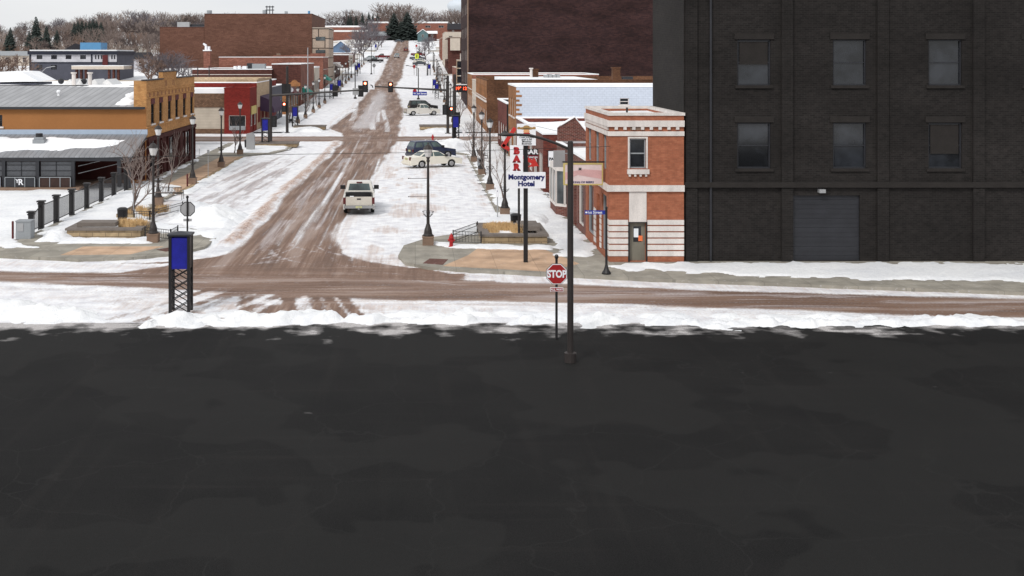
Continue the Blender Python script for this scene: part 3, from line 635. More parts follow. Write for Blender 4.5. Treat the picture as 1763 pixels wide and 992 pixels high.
def building(name, label, x0, x1, y0, y1, top, south, front=None, side='R', fh=(), shs=(), coping='trim', par=.35, group=None,
             roof='rsnow', frame='trim', glass='glass', sill='trim', cop_h=.14, steps=None, cat='building', base=None):
    zb = (h0((x0+x1)/2, y0)-1.2) if base is None else base
    root = thing(name, label, cat, ((x0+x1)/2, y0, zb), 0, group)
    mb = MB(); fx, fo = (x0, -1) if side == 'R' else (x1, 1); bx = x1 if side == 'R' else x0
    wall(mb, 'y', y0, x0, x1, zb, top, shs, m=0, out=-1)
    wall(mb, 'x', fx, y0, y1, zb, top, fh, m=1, out=fo)
    mb.quad((x0,y1,zb),(x1,y1,zb),(x1,y1,top),(x0,y1,top)); mb.quad((bx,y0,zb),(bx,y1,zb),(bx,y1,top),(bx,y0,top))
    t = .28
    for a, b, c, d in ((x0+t,x1-t,y0+t,y0+t),(x0+t,x1-t,y1-t,y1-t),(x0+t,x0+t,y0+t,y1-t),(x1-t,x1-t,y0+t,y1-t)):
        mb.quad((a,c,top-par-.1),(b,d,top-par-.1),(b,d,top),(a,c,top))
    mb.quad((x0+t,y0+t,top),(x1-t,y0+t,top),(x1,y0,top),(x0,y0,top)); mb.quad((x0+t,y1-t,top),(x1-t,y1-t,top),(x1,y1,top),(x0,y1,top))
    mb.quad((x0+t,y0+t,top),(x0+t,y1-t,top),(x0,y1,top),(x0,y0,top)); mb.quad((x1-t,y0+t,top),(x1-t,y1-t,top),(x1,y1,top),(x1,y0,top))
    part('wall', mb, [M[south], M[front or south]], root, True)
    nx = max(2, int((x1-x0)/1.5)); ny = max(2, int((y1-y0)/1.5)); rb = MB(); vs = []
    sd_ = int(abs(x0*7+y0*3)) % 97
    for j in range(ny+1):
        for i in range(nx+1):
            x = x0+t+.003+(x1-x0-2*t-.006)*i/nx; y = y0+t+.003+(y1-y0-2*t-.006)*j/ny
            vs.append((x, y, top-par+.28*(float(fbm(np.array(x*.25), np.array(y*.25), sd_))-.5)))
    rb.add(vs, [(j*(nx+1)+i, j*(nx+1)+i+1, (j+1)*(nx+1)+i+1, (j+1)*(nx+1)+i) for j in range(ny) for i in range(nx)])
    part('roof', rb, M[roof], root, True, True)
    cb = MB(); z0, z1 = top+.003, top+cop_h; q = .05
    cb.box(x0-q, x1+q, y0-q, y0+t, z0, z1); cb.box(x0-q, x1+q, y1-t, y1+q, z0, z1); cb.box(x0-q, x0+t, y0+t, y1-t, z0, z1); cb.box(x1-t, x1+q, y0+t, y1-t, z0, z1)
    part('coping', cb, M[coping], root, True)
    for h in fh: opening(root, 'x', fx, fo, h, frame=frame, glass=glass, sill=sill)
    for h in shs: opening(root, 'y', y0, -1, h, frame=frame, glass=glass, sill=sill)
    return root
XLF, XRF = -21.3, 9.3
def shopfront(y0, y1, zg, up=None, bay=None):
    """street-side openings for a small shop: door, display windows, and a row of upper windows"""
    n = max(1, int((y1-y0)//6)); hs = []
    for i in range(n):
        a = y0+(y1-y0)*i/n+.5; b = y0+(y1-y0)*(i+1)/n-.5; mdl = (a+b)/2
        hs += [(a, mdl-.65, zg+.6, zg+2.7, 'shop'), (mdl-.5, mdl+.5, zg+.02, zg+2.5, 'door', 'maroon'), (mdl+.65, b, zg+.6, zg+2.7, 'shop')]
    if up:
        k = max(2, int((y1-y0)//2.6))
        for i in range(k):
            c = y0+(y1-y0)*(i+.5)/k; hs.append((c-.5, c+.5, up, up+1.6, 'window'))
    return hs

# -- corner building: orange brick, white bands, chamfer of stripes, blank panel over the door
y0, y1, x0, x1, T = 55.7, 63.4, XRF, 12.88, 7.15
sh = [(10.27, 11.06, 4.62, 6.05, 'window'), (10.28, 11.05, .18, 2.02, 'door', 'door')]
fr = [(56.6, 57.6, 4.45, 6.3, 'window'), (58.9, 60.1, 4.45, 6.3, 'window'), (61.5, 62.7, 4.45, 6.3, 'window'),
      (56.5, 57.9, .45, 3.2, 'shop'), (58.6, 59.6, .2, 3.0, 'door', 'trim'), (60.6, 62.7, .6, 3.2, 'shop')]
corner = building('corner_building', 'two storey orange brick corner building with white bands and striped base', x0, x1, y0, y1, T, 'orange', 'orange', 'R', fr, sh, 'trim', .08, frame='grey', sill=None, base=0)
b = MB()
for z, hh_, pr in ((6.62, .30, .10), (6.18, .22, .06), (3.52, .30, .12)):
    b.box(x0-pr, x1+.01, y0-pr, y0-.002, z, z+hh_); b.box(x0-pr, x0-.002, y0, y1, z, z+hh_)
for i in range(22): b.box(x0-.09, x0-.002, y0+.15+i*.34, y0+.3+i*.34, 6.46, 6.617)
for i in range(8): b.box(x0+.25+i*.42, x0+.40+i*.42, y0-.09, y0-.002, 6.48, 6.617)
b.box(10.15, 11.2, y0-.14, y0-.002, 4.36, 4.58)
for i in range(4): b.box(10.22+i*.26, 10.32+i*.26, y0-.10, y0-.002, 4.24, 4.357)
b.box(10.19, 11.14, y0-.03, y0-.002, 6.06, 6.14); b.box(10.19, 10.268, y0-.03, y0-.002, 4.62, 6.06); b.box(11.062, 11.14, y0-.03, y0-.002, 4.62, 6.06)
part('band', b, M['trim'], corner, True)
s = [MB() for k in range(4)]
for i in range(6):
    z = .42+i*.30
    s[0].box(x0-.03, 10.20, y0-.035, y0-.002, z, z+.235); s[1].box(11.12, x1, y0-.035, y0-.002, z, z+.235)
    s[0].box(x0-.03, x0-.002, y0, y0+.75, z, z+.235); s[2].box(x0-.03, x0-.002, y0+2.3, y0+2.8, z, z+.235); s[3].box(x0-.03, x0-.002, y0+4.0, y0+4.7, z, z+.235)
for q_ in s: part('striped_cladding', q_, M['trim'], corner, True)
part('blank_panel', MB().box(10.25, 11.08, y0-.04, y0-.002, 2.06, 3.5), M['trim'], corner, True)
part('nameplate', MB().box(10.3, 11.0, y0-.03, y0-.002, 6.46, 6.60), M['conc'], corner, True)
d_ = [o for o in corner.children if o.name.startswith('door')][0]
part('door_frame', MB().box(10.2, 10.277, y0-.05, y0+.1, .16, 2.056).box(11.053, 11.12, y0-.05, y0+.1, .16, 2.056).box(10.277, 11.053, y0-.05, y0+.1, 2.022, 2.056), M['black'], corner, True)
part('notice', MB().box(10.50, 10.72, y0+.13, y0+.142, 1.3, 1.72), M['paper'], d_, True)
part('notice', MB().box(10.72, 10.92, y0+.12, y0+.135, 1.12, 1.38), M['opaper'], d_, True)
part('handle', MB().box(10.98, 11.02, y0+.1, y0+.16, 1.0, 1.12), M['chrome'], d_, True)
part('vent_pipe', MB().cyl((10.75,59,T-.3),(10.75,59,T+.25),.05,.05,6), M['black'], corner, True)
# -- low shop with bay window and the raked gable behind it
y0, y1, T = 63.42, 76.4, 4.3
fr = [(64.2, 66.4, .5, 2.9, 'shop'), (67.0, 68.0, .2, 2.6, 'door', 'maroon'), (69.0, 70.6, .7, 2.8, 'shop')]
low = building('low_brick_shop', 'low brick shop with white bay window and raked gable beside the orange corner building', XRF, 24, y0, y1, T, 'gable', 'gable', 'R', fr, (), 'rsnow', .25, base=0)
gp = [(9.32,4.45),(9.32,5.3),(9.5,5.45),(10.42,6.0),(11.25,4.95),(11.9,4.45)]
part('gable', MB().ext(gp, 'y', y1-.45, y1-.1), M['gable'], low, True)
part('gable_coping', MB().ext([(9.5,5.46),(10.42,6.01),(10.42,6.09),(9.5,5.54)], 'y', y1-.55, y1-.05).ext([(10.42,6.01),(11.25,4.96),(11.25,5.05),(10.42,6.09)], 'y', y1-.55, y1-.05), M['rsnow'], low, True)
bw = MB(); pts = [(XRF-.003,71.4),(XRF-.003,75.6),(8.72,75.0),(8.72,72.0)]
part('bay_window', MB().prism(pts, .9, 2.9), M['glass2'], low, True)
bay = [o for o in low.children if o.name.startswith('bay_window')][0]
fm = MB().prism([(x-.04 if x < 9 else x, y) for x, y in pts], 2.903, 3.25).prism([(x-.05 if x < 9 else x, y) for x, y in pts], .72, .897)
for (x, y) in ((8.72,72.0),(8.72,73.5),(8.72,75.0),(9.2,71.5)): fm.box(x-.06, x+.06, y-.06, y+.06, .897, 2.903)
part('frame', fm, M['trim'], bay, True); part('base', MB().prism(pts, .1, .717), M['gable'], bay, True)
part('chimney', MB().box(11.0, 11.5, 72, 72.6, 4.0, 5.3).cyl((11.25,72.3,5.3),(11.25,72.3,5.7),.16,.2,8), M['black'], low, True)
o = part('bracket_sign', MB().box(8.35, 9.05, 70.2, 70.3, 3.3, 4.3).box(9.05, 9.297, 70.23, 70.27, 4.1, 4.15), M['alum'], low, True)
# -- red brick building beyond the gap, with its two painted signs
fr = shopfront(84.6, 107, .14); sh = []
red = building('red_brick_building', 'single storey red brick building with a white parking sign on its side wall', XRF, 26, 84.5, 107, 4.3, 'redbrick', 'gable', 'R', fr, sh, 'rsnow', .3, base=0)
def sign_on(root, x0, x1, y, z0, z1, lines, cm='white', fm='black', size=.2, bold=.004, name='sign', world=True):
    o = part(name, MB().box(x0, x1, y-.04, y-.002, z0, z1), M[cm], root, True)
    fr_ = MB().box(x0-.04, x0-.002, y-.06, y-.002, z0-.04, z1+.04).box(x1+.002, x1+.04, y-.06, y-.002, z0-.04, z1+.04).box(x0, x1, y-.06, y-.002, z1+.002, z1+.04).box(x0, x1, y-.06, y-.002, z0-.04, z0-.002)
    part('border', fr_, M[fm], o, True)
    for s_, zz in lines:
        part('lettering', text_on(text(s_, size, bold), ((x0+x1)/2, y-.05, zz)), M[fm], o, True)
    return o
sign_on(red, gx(944, 84.5), gx(944, 84.5)+1.25, 84.5, gz(287, 84.5), gz(260, 84.5), [('PARKING', gz(274, 84.5))], size=.27, bold=.012)
sign_on(red, gx(951, 84.5), gx(951, 84.5)+.95, 84.5, gz(306, 84.5), gz(293, 84.5), [('DEAD', gz(296.5, 84.5)), ('END', gz(302.5, 84.5))], size=.22, bold=.01)
# -- white painted block building with orange brick front
wb = building('white_block_building', 'two storey building with white painted block side wall and orange brick front', XRF, 40, 107.03, 116, gz(150, 107), 'whiteblock', 'tanbrick', 'R',
    [(108.5,109.7,4.3,6,'window'),(111,112.2,4.3,6,'window'),(113.5,114.7,4.3,6,'window')]+shopfront(107.2, 116, .14), [(gx(1067,107),gx(1083,107),gz(181,107),gz(169,107),'window')], 'rsnow', .2, cop_h=.16, base=0)
qn = MB()
for i in range(16):
    z = gz(152,107)-.2-i*.42
    if z < 3: break
    qn.box(XRF-.02, XRF+.30+(i%2)*.22, 107.005, 107.027, z-.2, z)
part('quoin', qn, M['tanbrick'], wb, True)
# -- small low dark building by the second street
building('low_dark_shop', 'low shop with dark side wall and white shop window beside the second street', XRF, 22, 118, 131, gz(179, 118.5), 'black', 'redbrick', 'R', shopfront(118.2, 131, .14), (), 'rsnow', .25, base=0)
# -- across the second street: brown brick block, then smaller fronts, then the tall dark tower
bb = building('brown_brick_block', 'long brown brick block with snowy roof and chimneys in front of the dark tower', XRF, 72, 151.3, 178, gz(139, 151), 'brownbrick', 'tanbrick', 'R',
    shopfront(151.6, 178, .2, gz(170,151)), (), 'brownbrick', .5)
part('roof_snow', MB().box(12, 24, 152.2, 176, 6.5, 6.95), M['rsnow'], bb, True)
sp = MB().box(9.1, 9.297, 151.4, 177.9, 4.0, 4.2); part('ledge', sp, M['trim'], bb, True)
for (a, b_, c, d) in ((1055,1068,118,137),(918,927,121,134)):
    part('chimney', MB().box(gx(a,170), gx(b_,170), 170, 171.2, 6.3, gz(c,170)).box(gx(a,170)-.1, gx(b_,170)+.1, 169.9, 171.3, gz(c,170)+.003, gz(c,170)+.2), M['brownbrick'], bb, True)
part('vent', MB().cyl((gx(914.5,168),168,6.3),(gx(914.5,168),168,gz(119,168)),.22,.18,8).cyl((gx(914.5,168),168,gz(119,168)),(gx(914.5,168),168,gz(117,168)),.32,.3,8), M['trim'], bb, True)
hv = MB()
for i in range(4): hv.box(gx(938,166)+i*.56, gx(938,166)+i*.56+.5, 166, 168, 6.4, gz(129-(i%2),166))
part('air_conditioner', hv, M['alum'], bb, True)
part('vent', MB().box(gx(1073,168), gx(1090,168), 168, 169.5, 6.3, gz(132,168)), M['charcoal'], bb, True)
building('pale_brown_shop', 'narrow two storey shop with pale stone front beyond the brown brick block', XRF, 30, 178.1, 190, gz(140, 178), 'brickfar', 'tan2', 'R', shopfront(178.3, 190, .5, 4.2), (), 'tan2', .3)
building('grey_trim_shop', 'small brick shop between the pale stone front and the dark tower', XRF, 30, 190.1, 206, gz(128, 195), 'brickfar', 'tanbrick', 'R', shopfront(190.4, 206, .8, 4.6), (), 'rsnow', .3)
tw = building('brick_tower', 'tall windowless dark maroon brick tower wall filling the right side', XRF, 95, 206.8, 236, 31, 'tower', 'tower', 'R',
    [(209+i*6.5, 211.5+i*6.5, 5+j*4.2, 7+j*4.2, 'window') for i in range(4) for j in range(6)], (), 'tan2', .6, sill=None)
part('corner_strip', MB().box(XRF-.06, XRF+.16, 206.70, 206.797, .5, 31), M['conc'], tw, True)
# the street carries on to the right as a plain dark brick warehouse
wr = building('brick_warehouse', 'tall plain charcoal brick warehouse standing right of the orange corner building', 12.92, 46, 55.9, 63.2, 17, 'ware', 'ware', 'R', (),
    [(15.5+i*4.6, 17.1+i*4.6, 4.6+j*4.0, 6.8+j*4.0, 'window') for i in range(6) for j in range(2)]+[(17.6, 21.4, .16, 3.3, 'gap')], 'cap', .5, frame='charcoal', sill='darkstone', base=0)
ld = MB()
for k in range(14): ld.box(17.6, 21.4, 56.0+.02*(k%2), 56.06, .16+k*.225, .16+k*.225+.222)
part('loading_door', ld, M['charcoal'], wr, True)
for k in range(8): x = 13.0+k*4.6; part('pilaster', MB().box(x, x+.55, 55.78, 55.897, 0, 15.0), M['ware'], wr, True)
for k in range(6):
    for j in range(2): part('lintel', MB().box(15.35+k*4.6, 17.25+k*4.6, 55.84, 55.897, 6.82+j*4.0, 7.1+j*4.0), M['darkstone'], wr, True)
part('cornice', MB().box(12.93, 46, 55.62, 55.777, 15.6, 16.1).box(12.93, 46, 55.72, 55.777, 15.2, 15.597), M['ware'], wr, True)
part('ledge', MB().box(12.93, 46, 55.70, 55.777, 3.7, 3.95), M['darkstone'], wr, True)
part('downpipe', MB().cyl((14.2,55.82,.1),(14.2,55.82,15.2),.06,.06,8).box(14.05,14.35,55.70,55.895,14.8,15.2), M['charcoal'], wr, True)
part('wall_lamp', MB().box(19.35,19.65,55.6,55.897,3.45,3.62), M['alum'], wr, True)
for k, (a, b_) in enumerate(((0,1),(2,0),(4,1),(3,0))): part('blind', MB().box(15.62+a*4.6, 16.98+a*4.6, 55.985, 56.0, 5.6+b_*4.0-.3*k, 6.7+b_*4.0), M['darkstone'], wr, True)
# -- further up the right side
RB = [('dark_glass_shop','narrow shop with stacked black windows beyond the dark tower',238,252,'tan2','tan2',gz(106,240),'dark'),
      ('cream_shop','cream fronted shop with small dark canopy up the right side of the street',254,268,'cream','cream',gz(104,255),None),
      ('brick_corner_shop','low brick shop with snowy roof up the right side of the street',270,298,'brickfar','brickfar',gz(117,270),None),
      ('brown_brick_hall','brown brick hall with pale bay on its front near the top of the street',336,372,'darkbrown','darkbrown',gz(65,340),'bay'),
      ('beige_apartment_block','beige three storey apartment block near the top of the street',374,404,'tan2','tan2',gz(56,376),'flats'),
      ('brick_row_house','brick row house at the upper right end of the street',428,462,'brickfar','brickfar',gz(66,430),None)]
for nm, lb, ya, yb, sm, fm, tp, ex in RB:
    zg = h0(9, (ya+yb)/2)+.3
    fh = shopfront(ya+.2, yb, zg, zg+4 if tp-zg > 6.3 else None)
    if ex == 'dark': fh = [(ya+2, ya+9, zg+.4+k*2.9, zg+2.9+k*2.9, 'shop') for k in range(3)]
    x1_ = 40 if ex in ('bay', 'flats', None) else 24
    sh = [(XRF+1.5+k*4.2, XRF+2.7+k*4.2, tp-2.6-j*3, tp-1.2-j*3, 'window') for k in range(3) for j in range(2)] if ex == 'flats' else []
    r_ = building(nm, lb, XRF+.2, x1_, ya, yb, tp, sm, fm, 'R', fh, sh, 'tan2', .35, sill=None)
    if ex == 'bay':
        part('bay', MB().box(gx(775,336), gx(792,336), 335, 335.997, gz(87,336), gz(66,336)), M['tan2'], r_, True)
        part('bay', MB().box(XRF-1.2, XRF+.197, 341, 347, zg+3.2, tp-.6), M['tan2'], r_, True)
    if ex == 'dark':
        p = MB()
        for k in range(3): p.box(gx(787,237.5), gx(796,237.5), 237.8, 237.997, gz(143,237.5)+k*3.7*.42*1.0, gz(143,237.5)+k*3.7*.42+1.35)
        part('black_window', p, M['glass'], r_, True)
# -- left side near: ochre building with patio
y0, y1, T = 92.0, 112.0, 8.05
wz = [4.55, 6.15]; fh = []
for px_ in (263, 277, 292, 304.5, 317.5, 330):
    yc = 21.3*2000/(715-px_); fh.append((yc-.62, yc+.62, wz[0], wz[1], 'window'))
fh += [(93.0, 96.2, .7, 3.0, 'shop'), (97.4, 98.6, .2, 2.7, 'door', 'maroon'), (99.6, 103.2, .7, 3.0, 'shop'), (104.4, 105.6, .2, 2.7, 'door', 'maroon'), (106.6, 110.8, .7, 3.0, 'shop')]
yb = thing('yellow_brick_building', 'two storey yellow brick building with ochre side wall and grey metal roof', 'building', (-27, 92, -.5))
m_ = MB(); eave = gz(185, 92)
wall(m_, 'x', XLF, y0, y1, 3.55, T, [h for h in fh if h[2] > 3.4], m=1, out=1); wall(m_, 'x', XLF, y0, y1, -.5, 3.55, [h for h in fh if h[2] < 3.4], m=2, out=1)
wall(m_, 'y', y0, -75, XLF, -.5, eave, [(-34.4, gx(4, 92), gz(218, 92), gz(198, 92), 'window')], m=0, out=-1)
m_.box(XLF-1.0, XLF-.003, y0+.003, y0+.3, eave+.003, T, 1); m_.quad((-75,y1,-.5),(XLF,y1,-.5),(XLF,y1,eave+.45),(-75,y1,eave+.45), 0)
m_.quad((XLF-.35,y0,eave),(XLF-.35,y1,eave),(XLF-.35,y1,T),(XLF-.35,y0,T), 1); m_.quad((XLF-.35,y0,T),(XLF,y0,T),(XLF,y1,T),(XLF-.35,y1,T), 1)
m_.quad((-75,y0,-.5),(-75,y1,-.5),(-75,y1,eave),(-75,y0,eave), 0)
part('wall', m_, [M['stucco'], M['ybrick'], M['fire']], yb, True)
for h in fh:
    o = opening(yb, 'x', XLF, 1, h, frame='charcoal', sill='trim' if h[2] > 3.4 else None)
    if h[2] > 3.4: part('transom', MB().box(XLF-.1, XLF+.04, h[0]-.05, h[1]+.05, h[3]-.02, h[3]+.42), M['maroon'], o, True)
opening(yb, 'y', y0, -1, (-34.4, gx(4, 92), gz(218, 92), gz(198, 92), 'window'), frame='charcoal')
ridge_y, ridge_z = 102.0, gz(148, 102)
rf = MB().add([(-75,y0-.25,eave+.02),(XLF-.36,y0-.25,eave+.02),(XLF-.36,ridge_y,ridge_z),(-75,ridge_y,ridge_z),(XLF-.36,y1-.3,eave+.5),(-75,y1-.3,eave+.5)], [(0,1,2,3),(3,2,4,5)])
ro = part('roof', rf, M['seam'], yb, True)
part('gutter', MB().box(-75, XLF-.04, y0-.38, y0-.2, eave-.14, eave+.05), M['charcoal'], yb, True)
part('roof_vent', MB().cyl((gx(101,97),97,6.4),(gx(101,97),97,7.0),.12,.1,8).ball((gx(101,97),97,7.03),.2,.2,.16,8,5), M['rsnow'], yb, True)
def roof_snow(root, pts, zf, hh, edge=.4, cell=.2, name='snow_patch', ragged=.35):
    _sk[0] += 11; k = _sk[0]; P = np.array(pts)
    xs = np.arange(P[:,0].min()-.4, P[:,0].max()+.4, cell); ys = np.arange(P[:,1].min()-.4, P[:,1].max()+.4, cell)
    def zz(X, Y):
        d = poly_sd(X, Y, pts)+ragged*(fbm(X*.9, Y*.9, k)-.5)*2
        return zf(X, Y)-.04+(hh+.04)*ss(d/edge)*(.7+.5*fbm(X, Y, k+2))
    o = sheet(name, xs, ys, zz, M['rsnow'], None, 'structure', lambda X, Y, Z: Z > zf(X, Y)-.035)
    o.parent = root; l = root.location; o.matrix_parent_inverse.identity(); o.location = (-l.x, -l.y, -l.z); del o['kind']; return o
rz_ = lambda X, Y: eave+.02+(ridge_z-eave-.02)*(Y-y0+.25)/(ridge_y-y0+.25)
def rp(px, py):                                  # a point of that roof seen at a photo pixel
    k = (ridge_z-eave)/(ridge_y-y0); d = (H-eave+k*y0)/((py-VY)/F+k); return (gx(px, d), d)
roof_snow(yb, [rp(196,182),rp(200,176),rp(212,170),rp(214,161),rp(222,163),rp(236,157),rp(237,163),rp(228,172),rp(238,177),rp(226,182)], rz_, .16, .3, .12)
roof_snow(yb, [rp(52,148.2),rp(246,148.2),rp(246,150.2),rp(52,149.2)], rz_, .14, .3, .15)
pp = MB()                                        # brick parapet steps, dentils and bands of the street front
for a, b_, hh_ in ((98.0, 103.6, .62),): pp.box(XLF-.35, XLF, a, b_, T+.003, T+hh_)
part('parapet_step', pp, M['ybrick'], yb, True)
cp = MB().box(XLF-.4, XLF+.08, y0-.05, 97.98, T+.003, T+.10).box(XLF-.4, XLF+.08, 103.62, y1, T+.003, T+.10).box(XLF-.4, XLF+.08, 97.98, 103.62, T+.623, T+.71)
part('coping', cp, M['charcoal'], yb, True)
dn = MB().box(XLF+.002, XLF+.08, y0, y1, 7.15, 7.25).box(XLF+.002, XLF+.06, y0, y1, 6.62, 6.70).box(XLF+.002, XLF+.09, y0, y1, 4.28, 4.40)
part('brick_band', dn, M['ybrick'], yb, True)
for a, t_, n_ in [(93+i*1.45, 7.08, 6.75) for i in range(13)]+[(93.3+i*1.45, 7.05, 6.75) for i in range(13)]+[(i, 7.95, 7.45) for i in (98.9, 99.4, 102, 102.5)]: part('slot', MB().box(XLF-.03, XLF+.003, a, a+.13, n_, t_), M['maroon'], yb, True)
post = MB()
for i in range(9): post.box(XLF+.002, XLF+.16, 92.3+i*2.4, 92.6+i*2.4, .14, 3.5)
post.box(XLF+.002, XLF+.2, 92, 112, 3.2, 3.5); part('pilaster', post, M['fire'], yb, True)
# patio in front of the ochre wall
pt = thing('patio_pavilion', 'dark steel patio with snowy corrugated metal roof against the ochre wall', 'patio', (-27, 89.5, 0))
ez, wz2 = gz(269, 87), gz(231, 91.9)
cz = lambda X, Y: ez+(wz2-ez)*(Y-86.7)/(91.95-86.7)
part('roof', MB().add([(-75,86.7,ez),(-21.2,86.7,ez),(-21.2,91.95,wz2),(-75,91.95,wz2),(-75,86.7,ez-.08),(-21.2,86.7,ez-.08),(-21.2,91.95,wz2-.08),(-75,91.95,wz2-.08)],
     [(0,1,2,3),(4,7,6,5),(0,4,5,1),(1,5,6,2)]), M['corr'], pt, True)
part('flashing', MB().box(-75, -21.2, 91.9, 91.985, wz2-.02, wz2+.36), M['flash'], pt, True)
roof_snow(pt, [(-75,91.0),(-33,91.1),(-27,91.2),(-26,90.8),(-22.3,90.6),(-23,89.0),(-27,88.0),(-30,88.4),(-31,87.5),(-34,87.3),(-75,87.3)], cz, .12, .35, .2, ragged=.5)
fb = MB().box(-75, -21.25, 86.72, 86.9, ez-.35, ez-.085)
sdb = MB().ext([(86.9,ez-.35),(91.9,wz2-.4),(91.9,wz2-.1),(86.9,ez-.085)], 'x', -21.42, -21.26)
part('fascia', fb.add(sdb.v, sdb.f), M['charcoal'], pt, True)
bays = [(-36.9,-34.2),(-33.9,-31.5),(-31.2,-28.4),(-28.0,-25.5)]
cols = [(715-x)*87/2000 for x in (8, 66, 127, 206)]
for x in (8, 66, 127, 206, -60): X_ = gx(x, 87); part('post', MB().box(X_-.13, X_+.13, 86.74, 87.0, .25, ez-.352), M['charcoal'], pt, True)
part('post', MB().box(-21.5, -21.28, 86.74, 87.0, .1, ez-.352), M['charcoal'], pt, True)
part('floor_slab', MB().box(-75, -25.0, 86.5, 91.98, -.1, .22), M['conc'], pt, True)
for (a, b_) in ((-60, 4), (12, 63), (71, 124)):
    xa, xb = gx(a, 87), gx(b_, 87); n = 3
    g_ = part('window', MB().box(xa, xb, 86.92, 86.95, 1.02, ez-.4), M['patioglass'], pt, True)
    fm = MB()
    for k in range(3): z = 1.02+(ez-.4-1.02)*k/2.6; fm.box(xa, xb, 86.88, 86.918, z-.03, z+.03)
    fm.box((xa+xb)/2-.03, (xa+xb)/2+.03, 86.88, 86.917, 1.05, ez-.42); part('frame', fm, M['charcoal'], g_, True)
    p_ = part('railing_panel', MB().box(xa, xb, 86.60, 86.64, .26, .96), M['panelbrown'] if a == 71 else M['charcoal'], pt, True)
    tr = MB().box(xa, xb, 86.56, 86.598, .95, 1.0)
    for k in range(4): x = xa+(xb-xa)*k/3; tr.box(x-.025, x+.025, 86.56, 86.598, .24, .948)
    part('frame', tr, M['grey'], p_, True)
    if a == 12:
        xm = (xa+xb)/2; lg = text_on(text('R', .62, .012), (xm+.06, 86.58, .60)); lg2 = text_on(text('Y', .42, .006), (xm-.2, 86.575, .68)); lg.add(lg2.v, lg2.f)
        part('logo', lg, M['white'], p_, True)
dk = MB().quad((-75,91.97,.22),(-21.4,91.97,.22),(-21.4,91.97,wz2-.1),(-75,91.97,wz2-.1)); part('back_wall', dk, M['fire'], pt, True)
rail = MB()
for k in range(2): rail.cyl((-25.3,87.2,1.2+.55*k),(-21.5,91.5,2.0+.55*k),.03,.03,5)
part('brace', rail, M['alum'], pt, True)
part('kitchen_vent', MB().box(gx(58,89.6), gx(78,89.6), 89.3, 90.1, 3.0, gz(240,89.6)).box(gx(60,89.6), gx(76,89.6), 89.35, 90.05, gz(240,89.6)+.003, gz(236,89.6)), M['grey'], pt, True)
part('kitchen_vent', MB().cyl((gx(67.5,89.7),89.7,gz(236,89.6)),(gx(67.5,89.7),89.7,gz(230,89.6)),.28,.26,10), M['black'], pt, True)
# roofs behind: flat snowy building with a row of glass skylights
gb = building('flat_roof_building', 'flat snow covered roof with a row of glass skylights behind the ochre building', -80, -26.6, 113, 138, gz(147.6, 113), 'tan2', 'tan2', 'L', (), (), 'charcoal', .1, cop_h=.05, base=0)
def skyl(xa, xb):
    s_ = MB(); d = 117; z0_, z1_ = gz(146, d), gz(136.5, d); n = max(1, round((xb-xa)/20)); st = (gx(xb,d)-gx(xa,d))/n
    for i in range(n):
        x = gx(xa,d)+st*i; s_.add([(x,d,z0_),(x+st,d,z0_),(x+st/2,d+.2,z1_),(x,d+4,z0_),(x+st,d+4,z0_),(x+st/2,d+3.8,z1_)], [(0,1,2),(3,5,4),(1,4,5,2),(0,2,5,3)])
    return s_
for a, b_ in ((108,130),(130,143),(150,194)): part('skylight', skyl(a, b_), M['lglass'], gb, True)
for a in (127, 155): part('vent_pipe', MB().cyl((gx(a,116),116,6.8),(gx(a,116),116,gz(126,116)),.2,.2,8).cyl((gx(a,116),116,gz(127,116)),(gx(a,116),116,gz(124.5,116)),.3,.3,8), M['trim'], gb, True)
bv = MB()
for a in (105, 144.5): bv.ball((gx(a,117.5),117.5,gz(140,117.5)),.32,.32,.3,8,5)
part('roof_fan', bv, M['charcoal'], gb, True)
cs = thing('snow_covered_shed', 'low shed with white snow covered gable roof at the left edge', 'shed', (gx(30,120), 120, 0))
part('roof', MB().ext([(gx(-60,120),gz(143,120)),(gx(66,120),gz(140,120)),(gx(36,120),gz(124,120)),(gx(16,120),gz(123,120)),(gx(-60,120),gz(127,120))], 'y', 120, 126), M['rsnow'], cs, True)
part('wall', MB().box(gx(-60,120), gx(60,120), 120.3, 125.7, 0, gz(142,120)-.05), M['slate'], cs, True)
# left, across the second street
fr = shopfront(149.8, 155.9, .3)
rdb = building('red_painted_shop', 'bright red painted brick shop on the far corner of the second street', gx(386,149.6), XLF, 149.6, 156, gz(153,149.6), 'redpaint', 'redpaint', 'L', fr, [(gx(394,149.6),gx(423,149.6),gz(224,149.6),gz(199,149.6),'shop')], 'redpaint', .3, base=0)
part('sign', MB().box(XLF+.002, XLF+.12, 150.6, 155.0, gz(196,153), gz(182,153)), M['goldframe'], rdb, True)
part('mural_panel', MB().box(gx(395,149.6), gx(422,149.6), 149.5, 149.56, gz(224,149.6), gz(217,149.6)), M['grey'], rdb, True)
building('red_rear_wing', 'taller red brick rear wing with snowy flat roof behind the red shop', gx(318,156), XLF-.02, 156.1, 178, gz(143,156), 'redpaint', 'redpaint', 'L', (), (), 'rsnow', .3, base=0)
bl = thing('beige_annex', 'low beige annex with brown shingle top between the yellow and red buildings', 'building', (gx(360,151), 151, 0))
xa, xb = gx(300,151), gx(386,149.6)-.02
part('wall', MB().box(xa, xb, 150, 155.9, -.2, gz(185,150)).box(xa, xb, 149.94, 149.997, -.1, gz(221,150)), [M['beige']], bl, True)
part('shingle_band', MB().box(xa, xb, 149.9, 155.9, gz(185,150)+.003, gz(161,150)).box(xa, xb, 149.86, 149.937, 0, gz(222,150)), M['shingle'], bl, True)
part('roof_snow', MB().box(xa, xb, 149.95, 155.9, gz(161,150)+.003, gz(152.5,150)), M['rsnow'], bl, True)
